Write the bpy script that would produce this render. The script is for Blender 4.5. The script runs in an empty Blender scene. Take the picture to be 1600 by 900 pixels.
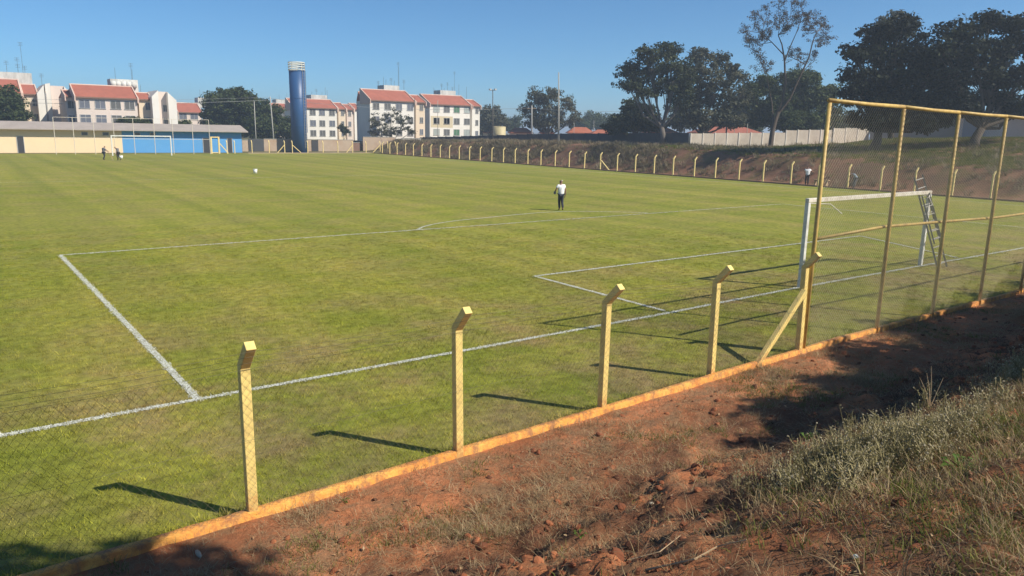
import bpy, bmesh, math, random
import numpy as np
from mathutils import Vector, Matrix
R = math.radians
rng = np.random.default_rng(7)
random.seed(7)
sc = bpy.context.scene
COL = sc.collection

# ------------------------------------------------------------------ camera
CAM = np.array([-22.945, -12.089, 4.269]); FPX = 1177.3
YAW, PITCH, ROLL = .63876, -.205146, .0184266
_f = np.array([math.sin(YAW)*math.cos(PITCH), math.cos(YAW)*math.cos(PITCH), math.sin(PITCH)])
_r = np.array([math.cos(YAW), -math.sin(YAW), 0.]); _u = np.cross(_r, _f)
RT = math.cos(ROLL)*_r + math.sin(ROLL)*_u; UP = -math.sin(ROLL)*_r + math.cos(ROLL)*_u
cd = bpy.data.cameras.new('camera'); cam = bpy.data.objects.new('camera', cd); COL.objects.link(cam)
cd.sensor_width = 36; cd.lens = FPX/1600*36; cd.clip_start = .1; cd.clip_end = 9000
M = Matrix.Identity(4)
for i in range(3):
    M[i][0], M[i][1], M[i][2], M[i][3] = RT[i], UP[i], -_f[i], CAM[i]
cam.matrix_world = M; sc.camera = cam

# ------------------------------------------------------------------ sky, sun, exposure
SUN = np.array([.62, -.95, 1.]); SUN /= np.linalg.norm(SUN)
w = bpy.data.worlds.new('World'); sc.world = w; w.use_nodes = True
nt = w.node_tree; bg = nt.nodes['Background']
sky = nt.nodes.new('ShaderNodeTexSky'); sky.sky_type = 'NISHITA'; sky.sun_disc = False
sky.sun_elevation = math.asin(SUN[2]); sky.sun_rotation = math.atan2(SUN[0], SUN[1])
sky.altitude = 0; sky.air_density = .7; sky.dust_density = .25; sky.ozone_density = 10
tn_ = nt.nodes.new('ShaderNodeMix'); tn_.data_type = 'RGBA'; tn_.blend_type = 'MULTIPLY'; tn_.inputs[0].default_value = 1
tn_.inputs[7].default_value = (.90, 1.09, 1.0, 1); nt.links.new(sky.outputs[0], tn_.inputs[6]); nt.links.new(tn_.outputs[2], bg.inputs[0]); bg.inputs[1].default_value = .084
sl = bpy.data.lights.new('sun', 'SUN'); sun = bpy.data.objects.new('sun', sl); COL.objects.link(sun)
sl.energy = 4.3; sl.angle = R(.55); sl.color = (1, .92, .77)
sun.rotation_euler = Vector(SUN).to_track_quat('Z', 'Y').to_euler()
sc.view_settings.view_transform = 'Standard'; sc.view_settings.look = 'None'
sc.view_settings.exposure = 0.62; sc.view_settings.gamma = 1

HAZE = .0010

# ------------------------------------------------------------------ helpers
def ray(px, py): return _f + RT*(px-800)/FPX + UP*(450-py)/FPX
def at(px, py, dep): return CAM + ray(px, py)*dep
def on_z(px, py, z=0.):
    d = ray(px, py); return CAM + d*((z-CAM[2])/d[2])
def on_y(px, py, y):
    d = ray(px, py); return CAM + d*((y-CAM[1])/d[1])
def on_x(px, py, x):
    d = ray(px, py); return CAM + d*((x-CAM[0])/d[0])

def vhash(ix, iy, s):
    h = (ix.astype(np.int64)*374761393 + iy.astype(np.int64)*668265263 + s*974711) & 0x7fffffff
    h = ((h ^ (h >> 13))*1274126177) & 0x7fffffff
    return ((h ^ (h >> 16)) & 0xffff)/65535.
def vnoise(x, y, s=0):
    x = np.asarray(x, float); y = np.asarray(y, float)
    ix = np.floor(x); iy = np.floor(y); fx = x-ix; fy = y-iy
    fx = fx*fx*(3-2*fx); fy = fy*fy*(3-2*fy)
    a = vhash(ix, iy, s); b = vhash(ix+1, iy, s); c = vhash(ix, iy+1, s); d = vhash(ix+1, iy+1, s)
    return (a*(1-fx)+b*fx)*(1-fy) + (c*(1-fx)+d*fx)*fy
def fbm(x, y, o=4, s=0):
    t = 0.; a = .5; f = 1.
    for k in range(o):
        t = t + a*(vnoise(x*f, y*f, s+k*17)-.5); a *= .5; f *= 2.03
    return t*2
def sstep(a, b, x):
    t = np.clip((x-a)/(b-a), 0, 1); return t*t*(3-2*t)

def tag(o, label=None, cat=None, group=None, kind=None):
    if label: o['label'] = label
    if cat: o['category'] = cat
    if group: o['group'] = group
    if kind: o['kind'] = kind
    return o
def empty(name, loc=(0, 0, 0), rz=0):
    o = bpy.data.objects.new(name, None); COL.objects.link(o); o.location = loc; o.rotation_euler = (0, 0, rz)
    o.empty_display_size = .2
    return o
def link(name, me, mat=None, parent=None, world=True):
    o = bpy.data.objects.new(name, me); COL.objects.link(o)
    if mat is not None and len(me.materials) == 0: me.materials.append(mat)
    if parent is not None:
        o.parent = parent
        if world: # geometry given in world coordinates
            o.matrix_parent_inverse = parent_world(parent).inverted()
    return o
def parent_world(p):
    m = Matrix.LocRotScale(p.location, p.rotation_euler, p.scale)
    if p.parent: m = parent_world(p.parent) @ p.matrix_parent_inverse @ m
    return m
def np_mesh(name, V, F, n):
    """V (k,3) float, F (m,n) int"""
    me = bpy.data.meshes.new(name); V = np.asarray(V, np.float32); F = np.asarray(F, np.int32)
    me.vertices.add(len(V)); me.vertices.foreach_set('co', V.ravel())
    me.loops.add(F.size); me.loops.foreach_set('vertex_index', F.ravel())
    me.polygons.add(len(F)); me.polygons.foreach_set('loop_start', np.arange(0, F.size, n, dtype=np.int32))
    me.update(calc_edges=True); return me
class MB:
    def __init__(s): s.v = []; s.f = []
    def box(s, c, d, rz=0, ax=None):
        """centre, full size, optional 3x3 axes (columns)"""
        c = np.asarray(c, float); b = len(s.v)
        A = np.eye(3) if ax is None else ax
        if rz: A = np.array([[math.cos(rz), -math.sin(rz), 0], [math.sin(rz), math.cos(rz), 0], [0, 0, 1]])
        for k in range(8):
            o = np.array([(k & 1)-.5, ((k >> 1) & 1)-.5, ((k >> 2) & 1)-.5])*d
            s.v.append(tuple(c + A @ o))
        for q in ((0, 2, 3, 1), (4, 5, 7, 6), (0, 1, 5, 4), (2, 6, 7, 3), (0, 4, 6, 2), (1, 3, 7, 5)):
            s.f.append(tuple(b+i for i in q))
        return s
    def box2(s, a, b):
        a = np.asarray(a, float); b = np.asarray(b, float); return s.box((a+b)/2, b-a)
    def bar(s, p, q, wd, ht=None):
        p = np.asarray(p, float); q = np.asarray(q, float); z = q-p; L = np.linalg.norm(z); z = z/L
        x = np.cross(z, (0, 0, 1.)); x = np.array([1., 0, 0]) if np.linalg.norm(x) < 1e-4 else x/np.linalg.norm(x)
        y = np.cross(z, x)
        return s.box((p+q)/2, (wd, ht or wd, L), ax=np.stack([x, y, z], 1))
    def tube(s, pts, r, n=8, cap=True):
        pts = [np.asarray(p, float) for p in pts]
        rs = list(r) if hasattr(r, '__len__') else [r]*len(pts); b = len(s.v); px = None
        for i, p in enumerate(pts):
            t = pts[min(i+1, len(pts)-1)] - pts[max(i-1, 0)]; t = t/(np.linalg.norm(t)+1e-9)
            if px is None:
                px = np.cross(t, (0, 0, 1.)) if abs(t[2]) < .95 else np.cross(t, (1., 0, 0))
            x = px - t*np.dot(px, t); x /= np.linalg.norm(x)+1e-9; px = x; y = np.cross(t, x)
            for k in range(n):
                a = 2*math.pi*k/n; s.v.append(tuple(p + (x*math.cos(a)+y*math.sin(a))*rs[i]))
        for i in range(len(pts)-1):
            for k in range(n):
                k2 = (k+1) % n; s.f.append((b+i*n+k, b+i*n+k2, b+(i+1)*n+k2, b+(i+1)*n+k))
        if cap and n > 2:
            s.f.append(tuple(b+k for k in reversed(range(n)))); e = b+(len(pts)-1)*n; s.f.append(tuple(e+k for k in range(n)))
        return s
    def poly(s, pts):
        b = len(s.v); s.v += [tuple(p) for p in pts]; s.f.append(tuple(range(b, b+len(pts)))); return s
    def prism(s, pts, vec):
        """extrude a planar polygon along vec"""
        pts = [np.asarray(p, float) for p in pts]; vec = np.asarray(vec, float); n = len(pts); b = len(s.v)
        s.v += [tuple(p) for p in pts] + [tuple(p+vec) for p in pts]
        s.f.append(tuple(b+i for i in reversed(range(n)))); s.f.append(tuple(b+n+i for i in range(n)))
        for i in range(n):
            j = (i+1) % n; s.f.append((b+i, b+j, b+n+j, b+n+i))
        return s
    def mesh(s, name, smooth=False, bevel=0):
        me = bpy.data.meshes.new(name); me.from_pydata(s.v, [], s.f)
        bm = bmesh.new(); bm.from_mesh(me); bmesh.ops.recalc_face_normals(bm, faces=bm.faces)
        if bevel: bmesh.ops.bevel(bm, geom=list(bm.edges), offset=bevel, segments=2, affect='EDGES', profile=.5)
        bm.to_mesh(me); bm.free()
        if smooth:
            for p in me.polygons: p.use_smooth = True
        return me
    def build(s, name, mat, parent=None, smooth=False, bevel=0):
        return link(name, s.mesh(name, smooth, bevel), mat, parent)

# ------------------------------------------------------------------ materials
MATS = {}
def nmat(name):
    m = bpy.data.materials.new(name); m.use_nodes = True; t = m.node_tree
    return m, t, t.nodes, t.links, t.nodes['Principled BSDF']
def N(t, typ, **kw):
    n = t.nodes.new(typ)
    for k, v in kw.items(): setattr(n, k, v)
    return n
def noise(t, scale, detail=4, vec=None, rough=.55, stretch=None):
    n = N(t, 'ShaderNodeTexNoise'); n.inputs['Scale'].default_value = scale; n.inputs['Detail'].default_value = detail
    n.inputs['Roughness'].default_value = rough
    if vec is None: vec = N(t, 'ShaderNodeNewGeometry').outputs['Position']
    if stretch:
        mp = N(t, 'ShaderNodeMapping'); mp.inputs['Scale'].default_value = stretch; t.links.new(vec, mp.inputs[0]); vec = mp.outputs[0]
    t.links.new(vec, n.inputs['Vector']); return n.outputs['Fac']
def ramp(t, fac, stops):
    r = N(t, 'ShaderNodeValToRGB'); e = r.color_ramp.elements
    while len(e) < len(stops): e.new(.5)
    for i, (p, c) in enumerate(stops):
        e[i].position = p; e[i].color = (*c, 1) if len(c) == 3 else c
    t.links.new(fac, r.inputs[0]); return r.outputs[0]
def g(v): return (v, v, v)
def mix(t, fac, a, b, mode='MIX'):
    m = N(t, 'ShaderNodeMix', data_type='RGBA', blend_type=mode)
    for i, v in ((0, fac), (6, a), (7, b)):
        if hasattr(v, 'is_output'): t.links.new(v, m.inputs[i])
        else: m.inputs[i].default_value = v if not isinstance(v, tuple) else (*v[:3], 1)
    return m.outputs[2]
def bump(t, bsdf, h, strength=.3, dist=.02):
    b = N(t, 'ShaderNodeBump'); b.inputs['Strength'].default_value = strength; b.inputs['Distance'].default_value = dist
    t.links.new(h, b.inputs['Height']); t.links.new(b.outputs[0], bsdf.inputs['Normal'])
def paint(name, col, rough=.6, var=.18, scale=3., metal=0., dirt=None, dirt_amt=.5, bmp=.0, dscale=1.5, stretch=None):
    m, t, n, l, b = nmat(name)
    f = noise(t, scale, 6)
    c = mix(t, f, tuple(x*(1-var) for x in col), tuple(min(1, x*(1+var)) for x in col))
    if dirt is not None:
        d = ramp(t, noise(t, dscale, 8, rough=.7, stretch=stretch), [(.5-.1, g(0)), (.72, g(dirt_amt))])
        c = mix(t, d, c, dirt)
    l.new(c, b.inputs['Base Color']); b.inputs['Roughness'].default_value = rough; b.inputs['Metallic'].default_value = metal
    if bmp: bump(t, b, noise(t, scale*14, 5), bmp, .01)
    MATS[name] = m; return m

paint('post_yellow', (.86, .66, .22), .7, .08, 4, dirt=(.42, .26, .11), dirt_amt=.55, dscale=5.5, bmp=.15)
_m = MATS['post_yellow']; _t = _m.node_tree; _b = _t.nodes['Principled BSDF']; _c = _b.inputs['Base Color'].links[0].from_socket
_sp = N(_t, 'ShaderNodeSeparateXYZ'); _t.links.new(N(_t, 'ShaderNodeNewGeometry').outputs['Position'], _sp.inputs[0])
_ad = N(_t, 'ShaderNodeMath', operation='MULTIPLY_ADD'); _t.links.new(noise(_t, 13, 6, rough=.7), _ad.inputs[0]); _ad.inputs[1].default_value = .9; _t.links.new(_sp.outputs[2], _ad.inputs[2])
_fs = ramp(_t, _ad.outputs[0], [(.50, g(.85)), (.78, g(0))]); _c = mix(_t, _fs, _c, (.52, .24, .08))
_c = mix(_t, ramp(_t, noise(_t, 28, 7, rough=.75), [(.60, g(0)), (.66, g(.7))]), _c, (.33, .27, .19)); _t.links.new(_c, _b.inputs['Base Color'])
paint('pipe_yellow', (.60, .42, .12), .55, .12, 5, dirt=(.18, .09, .04), dirt_amt=.7, dscale=4.5)
paint('far_yellow', (.74, .57, .24), .7, .1, 4)
paint('wire', (.13, .115, .07), .7, .1, 3)
paint('wire_gold', (.42, .37, .24), .6, .15, 3)
paint('goal_white', (.72, .72, .68), .5, .08, 6, dirt=(.30, .27, .22), dirt_amt=.6, dscale=5)
paint('goal_rust', (.70, .66, .58), .6, .1, 6, dirt=(.28, .20, .13), dirt_amt=.7, dscale=6)
paint('alu', (.30, .285, .26), .6, .15, 6)
paint('bucket_white', (.8, .8, .78), .4, .05)
paint('cream', (.80, .62, .40), .85, .05, .8, dirt=(.62, .46, .30), dirt_amt=.35, dscale=.8)
paint('build_blue', (.085, .30, .62), .8, .08, .6, dirt=(.16, .36, .6), dirt_amt=.3, dscale=.7)
paint('fibre_roof', (.36, .31, .28), .9, .12, .5, dirt=(.22, .19, .17), dirt_amt=.5, dscale=.6)
paint('white_wall', (.74, .71, .66), .9, .05, .5, dirt=(.50, .46, .40), dirt_amt=.45, dscale=.35, stretch=(1, 1, .3))
paint('cream_wall', (.70, .58, .44), .9, .05, .5, dirt=(.5, .42, .33), dirt_amt=.4, dscale=.35, stretch=(1, 1, .3))
paint('pink_wall', (.66, .56, .50), .9, .05, .5, dirt=(.5, .42, .36), dirt_amt=.4, dscale=.35, stretch=(1, 1, .3))
paint('beige_panel', (.56, .48, .33), .9, .06, .6)
paint('grey_wall', (.34, .33, .32), .9, .08, .5)
paint('red_tile', (.36, .115, .075), .85, .22, 1.3, dirt=(.20, .07, .05), dirt_amt=.5, dscale=.5)
paint('orange_tile', (.40, .125, .065), .85, .25, 1.3, dirt=(.25, .08, .05), dirt_amt=.6, dscale=.5)
paint('roof_edge', (.60, .44, .37), .9, .12, 1)
paint('frame_grey', (.42, .42, .41), .6, .05)
paint('pane_dark', (.10, .10, .10), .5, .3, .4)
paint('pane_blue', (.12, .13, .165), .5, .3, .4)
paint('pane_pale', (.34, .38, .36), .3, .2, .4)
paint('pane_green', (.07, .17, .09), .4, .2, .4)
paint('door_dark', (.035, .035, .04), .6, .2, 1)
paint('roof_tank', (.62, .61, .58), .9, .1, .8, dirt=(.22, .21, .19), dirt_amt=.8, dscale=.9, stretch=(1, 1, .25))
paint('tank_blue', (.018, .075, .20), .45, .12, .6, dirt=(.04, .10, .27), dirt_amt=.5, dscale=.5, stretch=(3, 3, .12))
paint('tank_rail', (.66, .65, .58), .6, .05)
paint('concrete', (.36, .35, .32), .9, .12, 2)
paint('pole_dark', (.10, .09, .08), .8, .2, 2)
paint('dark_panel', (.052, .056, .062), .85, .22, .6, dirt=(.085, .085, .085), dirt_amt=.5, dscale=.7)  # dark gate metal; on the long bank wall this tone stands for shade
paint('beige_block', (.68, .59, .48), .9, .08, .8, dirt=(.30, .22, .16), dirt_amt=.5, dscale=.5)
paint('tan_block', (.42, .33, .25), .95, .14, 1.2, dirt=(.34, .20, .12), dirt_amt=.6, dscale=.5)
paint('brown_block', (.20, .12, .09), .95, .14, 1.2)
paint('yellow_tank', (.48, .41, .23), .6, .08)
paint('skin', (.23, .12, .08), .6, .08)
paint('cloth_white', (.80, .80, .82), .9, .05, 5)
paint('cloth_navy', (.022, .027, .045), .9, .15, 5)
paint('cloth_grey', (.16, .16, .18), .9, .15, 5)
paint('cloth_blue', (.30, .37, .45), .9, .1, 5)
paint('cloth_black', (.03, .028, .03), .9, .15, 5)
paint('hair_grey', (.58, .56, .52), .9, .15, 20)
paint('hair_dark', (.02, .016, .014), .8, .15, 20)
paint('shoe', (.03, .028, .026), .6, .1)
paint('wood', (.42, .30, .18), .8, .2, 8)
paint('stone_pale', (.45, .38, .28), .9, .1, 20)
paint('bark', (.085, .066, .052), .95, .3, 3, bmp=.6)
paint('bark_pale', (.13, .11, .095), .95, .3, 3, bmp=.6)

def grass_colour(t, hue=1.0):
    """pitch turf colour from world position; shared by the sheet and its blades"""
    big = noise(t, .11, 3, stretch=(1, .55, 1)); mid = noise(t, .55, 4, stretch=(.6, 1.5, 1), rough=.6); fine = noise(t, 5., 4)
    c = ramp(t, big, [(.30, (.185, .212, .030)), (.5, (.235, .248, .036)), (.70, (.282, .270, .054))])
    c2 = ramp(t, mid, [(.32, (.155, .198, .020)), (.62, (.295, .270, .062))])
    c = mix(t, .45, c, c2)
    dry = ramp(t, noise(t, .35, 7, rough=.72), [(.44, g(0)), (.62, g(.75))])
    geo = N(t, 'ShaderNodeNewGeometry'); sp = N(t, 'ShaderNodeSeparateXYZ'); t.links.new(geo.outputs['Position'], sp.inputs[0])
    mr = N(t, 'ShaderNodeMapRange'); mr.inputs[1].default_value = 7; mr.inputs[2].default_value = -1; mr.inputs[3].default_value = .38; mr.inputs[4].default_value = 1
    t.links.new(sp.outputs[1], mr.inputs[0])
    mm = N(t, 'ShaderNodeMath', operation='MULTIPLY'); t.links.new(dry, mm.inputs[0]); t.links.new(mr.outputs[0], mm.inputs[1])
    c = mix(t, mm.outputs[0], c, (.280, .195, .110))
    bd = ramp(t, noise(t, 1., 2, stretch=(.55, .012, 1)), [(.38, (.86, .90, .84)), (.62, (1.12, 1.08, 1.1))]); c = mix(t, 1., c, bd, 'MULTIPLY')
    f2 = ramp(t, fine, [(.3, g(.70)), (.7, g(1.25))])
    c = mix(t, 1., c, f2, 'MULTIPLY')
    return c
m, t, n, l, b = nmat('turf'); MATS['turf'] = m
l.new(grass_colour(t), b.inputs['Base Color']); b.inputs['Roughness'].default_value = .9
b.inputs['Specular IOR Level'].default_value = .1
bump(t, b, noise(t, 22, 6, rough=.75), .9, .03)
def leafy(name, colnode, trans=.35, rough=.6):
    m, t, n, l, b = nmat(name); MATS[name] = m
    c = colnode(t); l.new(c, b.inputs['Base Color']); b.inputs['Roughness'].default_value = rough
    b.inputs['Specular IOR Level'].default_value = .15
    tr = N(t, 'ShaderNodeBsdfTranslucent'); l.new(c, tr.inputs[0]); mx = N(t, 'ShaderNodeMixShader'); mx.inputs[0].default_value = trans
    l.new(b.outputs[0], mx.inputs[1]); l.new(tr.outputs[0], mx.inputs[2]); l.new(mx.outputs[0], n['Material Output'].inputs[0])
    return m
def rnd(t): return N(t, 'ShaderNodeObjectInfo').outputs['Random']
def blade_col(t):
    k = ramp(t, rnd(t), [(0, (1.0, .98, .85)), (1, (1.85, 1.75, 1.40))])
    return mix(t, 1., grass_colour(t), k, 'MULTIPLY')
leafy('turf_blade', blade_col, .3)
def simple_rnd(stops): return lambda t: ramp(t, rnd(t), stops)
leafy('straw', simple_rnd([(0, (.22, .145, .075)), (.5, (.34, .25, .14)), (1, (.46, .36, .22))]), .2, .8)
leafy('weed_silver', simple_rnd([(0, (.22, .19, .085)), (.6, (.32, .28, .14)), (1, (.44, .38, .22))]), .25, .8)
leafy('flower_pale', simple_rnd([(0, (.38, .33, .20)), (1, (.55, .48, .34))]), .3, .8)
leafy('bank_green', simple_rnd([(0, (.09, .125, .022)), (.6, (.16, .18, .04)), (1, (.27, .24, .08))]), .35)
leafy('litter', simple_rnd([(0, (.16, .075, .035)), (.5, (.33, .19, .10)), (.85, (.46, .33, .20)), (1, (.40, .12, .06))]), .15, .7)
leafy('broad_leaf', simple_rnd([(0, (.08, .16, .025)), (1, (.14, .22, .04))]), .35)
leafy('scrub', simple_rnd([(0, (.10, .082, .05)), (.4, (.22, .18, .115)), (.8, (.34, .275, .185)), (1, (.14, .15, .05))]), .2, .85)

def earth(name, base, dark, pale, sc_=1., green=None):
    m, t, n, l, b = nmat(name); MATS[name] = m
    c = ramp(t, noise(t, 1.1*sc_, 6, rough=.65), [(.30, dark), (.5, base), (.72, pale)])
    c = mix(t, ramp(t, noise(t, .45*sc_, 5, rough=.6), [(.46, g(0)), (.62, g(.75))]), c, dark)
    c = mix(t, ramp(t, noise(t, 9*sc_, 6, rough=.7), [(.42, g(.0)), (.75, g(.6))]), c, (.16, .10, .055))
    if green: c = mix(t, ramp(t, noise(t, .8*sc_, 6, rough=.7), [(.50, g(0)), (.66, g(.6))]), c, green)
    if name == 'red_earth': c = mix(t, ramp(t, noise(t, 1.7, 8, rough=.74), [(.45, g(0)), (.58, g(.8))]), c, mix(t, noise(t, 24, 5), (.16, .09, .05), (.40, .25, .14)))
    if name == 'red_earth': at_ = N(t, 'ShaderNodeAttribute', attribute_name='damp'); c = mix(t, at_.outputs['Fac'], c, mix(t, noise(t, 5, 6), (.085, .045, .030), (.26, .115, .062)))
    l.new(c, b.inputs['Base Color']); b.inputs['Roughness'].default_value = .95; b.inputs['Specular IOR Level'].default_value = .1
    h = noise(t, 14, 9, rough=.75); bump(t, b, h, .9, .06)
    return m
earth('red_earth', (.60, .225, .100), (.24, .098, .050), (.66, .285, .145))
earth('bank_earth', (.25, .125, .080), (.12, .075, .05), (.34, .20, .13), .5, green=(.12, .115, .035))
earth('field_ground', (.14, .13, .06), (.10, .10, .04), (.2, .17, .09), .12, green=(.09, .10, .03))
def _clod(t): return ramp(t, rnd(t), [(0, (.09, .04, .025)), (.6, (.24, .085, .042)), (1, (.33, .125, .06))])
leafy('clod', _clod, 0., .95)

m, t, n, l, b = nmat('kerb_paint'); MATS['kerb_paint'] = m
f = ramp(t, noise(t, 5, 8, rough=.75), [(.46, g(0)), (.60, g(1))])
f2 = ramp(t, noise(t, 2.2, 6, rough=.7, stretch=(1, 1, 2.)), [(.40, g(0)), (.66, g(1))])
c = mix(t, f2, (.80, .42, .10), (.72, .29, .055)); c = mix(t, f, c, (.55, .22, .06))
c = mix(t, ramp(t, noise(t, 6, 9, rough=.75, stretch=(1, 1, .55)), [(.50, g(0)), (.60, g(.75))]), c, (.30, .145, .075))
l.new(c, b.inputs['Base Color']); b.inputs['Roughness'].default_value = .9; bump(t, b, noise(t, 25, 8, rough=.7), .7, .03)

m, t, n, l, b = nmat('line_paint'); MATS['line_paint'] = m
l.new(mix(t, noise(t, 6, 5), (.50, .52, .46), (.74, .75, .70)), b.inputs['Base Color']); b.inputs['Roughness'].default_value = .9
tr = N(t, 'ShaderNodeBsdfTransparent'); mx = N(t, 'ShaderNodeMixShader')
l.new(ramp(t, noise(t, 30, 5, rough=.8), [(.42, g(0)), (.54, g(.95))]), mx.inputs[0])
l.new(tr.outputs[0], mx.inputs[1]); l.new(b.outputs[0], mx.inputs[2]); l.new(mx.outputs[0], n['Material Output'].inputs[0])
leafy('paint_blade', simple_rnd([(0, (.50, .52, .45)), (1, (.82, .83, .78))]), .15, .9)

def foliage(name, dark, mid, lite, trans=.25):
    def cn(t):
        a = N(t, 'ShaderNodeAttribute', attribute_name='tint'); return ramp(t, a.outputs['Fac'], [(0, dark), (.55, mid), (1, lite)])
    return leafy(name, cn, trans, .7)
foliage('leaf_dark', (.020, .030, .016), (.048, .062, .028), (.105, .118, .055))  # lightest tone imitates sunlit clumps, set at random over the crown
foliage('leaf_mid', (.030, .046, .016), (.056, .078, .026), (.098, .118, .042))
foliage('leaf_grey', (.042, .050, .030), (.088, .092, .055), (.155, .150, .095))
foliage('leaf_shaded', (.007, .010, .007), (.016, .021, .012), (.046, .054, .027))  # darker leaf copy: self-shadow of the dense crowns put into the colour
foliage('leaf_brown', (.055, .042, .032), (.10, .080, .058), (.15, .12, .09))

# ------------------------------------------------------------------ terrain
def fence_y(x): return -3.80 + .033*np.minimum(0, np.asarray(x, float)+8)
def bank_top(y): return np.interp(y, [-40, 0, 12, 22, 30, 40, 55, 65, 85, 105, 118, 140], [2.1, 2.15, 2.2, 2.25, 2.45, 2.7, 2.8, 2.75, 2.5, 2.1, 1.9, 1.6])
def wall_z(y): return np.interp(y, [-40, 17, 24, 32, 37, 45, 57, 85, 132, 200], [3.9, 3.9, 3.8, 3.75, 3.3, 2.76, 2.58, 2.65, 1.75, 1.2])
def near_z(x, y):
    u = fence_y(x) - y
    z = np.interp(u, [-.5, 0, 1.0, 2.4, 3.4, 4.5, 6, 7.9, 12, 60], [.0, .0, .03, .16, .62, 1.18, 1.92, 2.64, 3.0, 3.4])
    k = sstep(.05, 1.6, u)
    rg = sstep(1.7, 2.6, u)*(1-sstep(4.3, 5.2, u)); z = z + rg*(.20*np.abs(fbm(x*1.1+3, y*1.9, 4, 61))-.05+.10*fbm(x*3.3, y*3.3, 3, 63))
    return z + k*(fbm(x*.55, y*.55, 4, 3)*.22) + (.25+.75*k)*fbm(x*2.6, y*2.6, 5, 9)*(.075+.06*sstep(1.5, 2.6, u)*(1-sstep(4.6, 5.6, u))) + k*fbm(x*9, y*9, 3, 21)*.04
def side_z(x, y):
    zt = bank_top(y); zw = wall_z(y)
    z = np.where(x < 44.5, sstep(39.0, 44.8, x)*zt, zt + (zw-zt)*np.clip((x-44.5)/13.5, 0, 1.35))
    k = sstep(38.8, 41, x)
    return z + k*(fbm(x*.35, y*.35, 4, 5)*.25 + fbm(x*1.5, y*1.5, 3, 8)*.10)
def far_z(x, y):
    zs = np.where(x > 38.6, side_z(np.minimum(x, 63), y), 0)
    zb = sstep(112, 132, y)*1.0
    near = np.where(y < fence_y(x), near_z(x, y), 0)
    z = np.where(x > 38.6, np.maximum(zs, 0), zb); z = np.where((y < -4) & (x <= 38.6), near, z)
    fade = np.clip((np.hypot(x-10, y-50)-90)/160, 0, 1); return z*(1-fade) + 1.0*fade
def ground_at(x, y):
    x = np.asarray(x, float); y = np.asarray(y, float)
    return np.where(y < fence_y(x)-.05, near_z(x, y), np.where(x > 38.6, side_z(x, y), far_z(x, y)))
def hit(px, py, t0=3., t1=400.):
    d = ray(px, py); t = t0
    while t < t1:
        p = CAM + d*t
        if p[2] < float(ground_at(p[0], p[1])): return p
        t *= 1.003
    return CAM + d*t1
def sheet(name, xs, ys, zf, mat, yoff=None, smooth=True):
    X, Y = np.meshgrid(xs, ys); 
    if yoff is not None: Y = Y + yoff(X)
    Z = zf(X, Y) if zf else np.zeros_like(X)
    nx, ny = len(xs), len(ys); i = np.arange(nx*ny).reshape(ny, nx)
    F = np.stack([i[:-1, :-1], i[:-1, 1:], i[1:, 1:], i[1:, :-1]], -1).reshape(-1, 4)
    me = np_mesh(name, np.stack([X, Y, Z], -1).reshape(-1, 3), F, 4)
    if smooth: me.polygons.foreach_set('use_smooth', np.ones(len(F), bool))
    return tag(link(name, me, MATS[mat]), kind='structure')
PX0, PX1, PY1 = -52., 38.75, 113.2
sheet('pitch', np.linspace(PX0, PX1, 60), np.concatenate([[0.], np.linspace(1, PY1+4.2, 60)]), None, 'turf', yoff=lambda X: fence_y(X)*(1) + 0*X) if False else None
xs = np.linspace(PX0, PX1, 70)
X, Yt = np.meshgrid(xs, np.linspace(0, 1, 40)); Y = fence_y(X)*(1-Yt) + PY1*Yt
i = np.arange(70*40).reshape(40, 70); F = np.stack([i[:-1, :-1], i[:-1, 1:], i[1:, 1:], i[1:, :-1]], -1).reshape(-1, 4)
tag(link('pitch', np_mesh('pitch', np.stack([X, Y, 0*X], -1).reshape(-1, 3), F, 4), MATS['turf']), kind='structure')
dense = np.arange(-26.5, -2, .07); xsn = np.concatenate([np.arange(-70, -26.6, 1.5), dense, np.arange(-2, 8, .2), np.arange(8, 39.5, 1.5)])
ysn = -np.concatenate([np.arange(0, 7.2, .06), np.arange(7.2, 14, .25), np.arange(14, 50, 2.5)])[::-1]
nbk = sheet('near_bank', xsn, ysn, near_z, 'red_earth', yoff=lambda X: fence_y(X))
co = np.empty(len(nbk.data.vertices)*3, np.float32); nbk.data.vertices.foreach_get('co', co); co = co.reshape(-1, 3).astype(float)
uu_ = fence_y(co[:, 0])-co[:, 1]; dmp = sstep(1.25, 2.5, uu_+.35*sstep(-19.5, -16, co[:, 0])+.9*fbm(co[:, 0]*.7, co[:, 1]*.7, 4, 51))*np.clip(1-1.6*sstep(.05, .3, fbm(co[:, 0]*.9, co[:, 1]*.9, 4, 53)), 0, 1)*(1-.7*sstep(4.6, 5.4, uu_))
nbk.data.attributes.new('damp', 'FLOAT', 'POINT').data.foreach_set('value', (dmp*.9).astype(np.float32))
sheet('side_bank', np.concatenate([np.arange(38.76, 47, .35), np.arange(47, 82, .8)]), np.arange(-20, 134, .7), side_z, 'bank_earth')
gx = np.concatenate([-np.geomspace(60, 4000, 22)[::-1], np.arange(-55, 62, 4.), np.geomspace(63, 4000, 26)])
gy_ = np.concatenate([-np.geomspace(30, 4000, 22)[::-1], np.arange(-28, 136, 4.), np.geomspace(138, 5000, 28)])
def gfun(X, Y):
    z = far_z(X, Y)
    inside = (X > -50) & (X < 80) & (Y < 110) & (Y > -48)
    return np.where(inside, np.minimum(z, 0)*0 - 1.2, z-.03)
sheet('ground', gx, gy_, gfun, 'field_ground')

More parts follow.
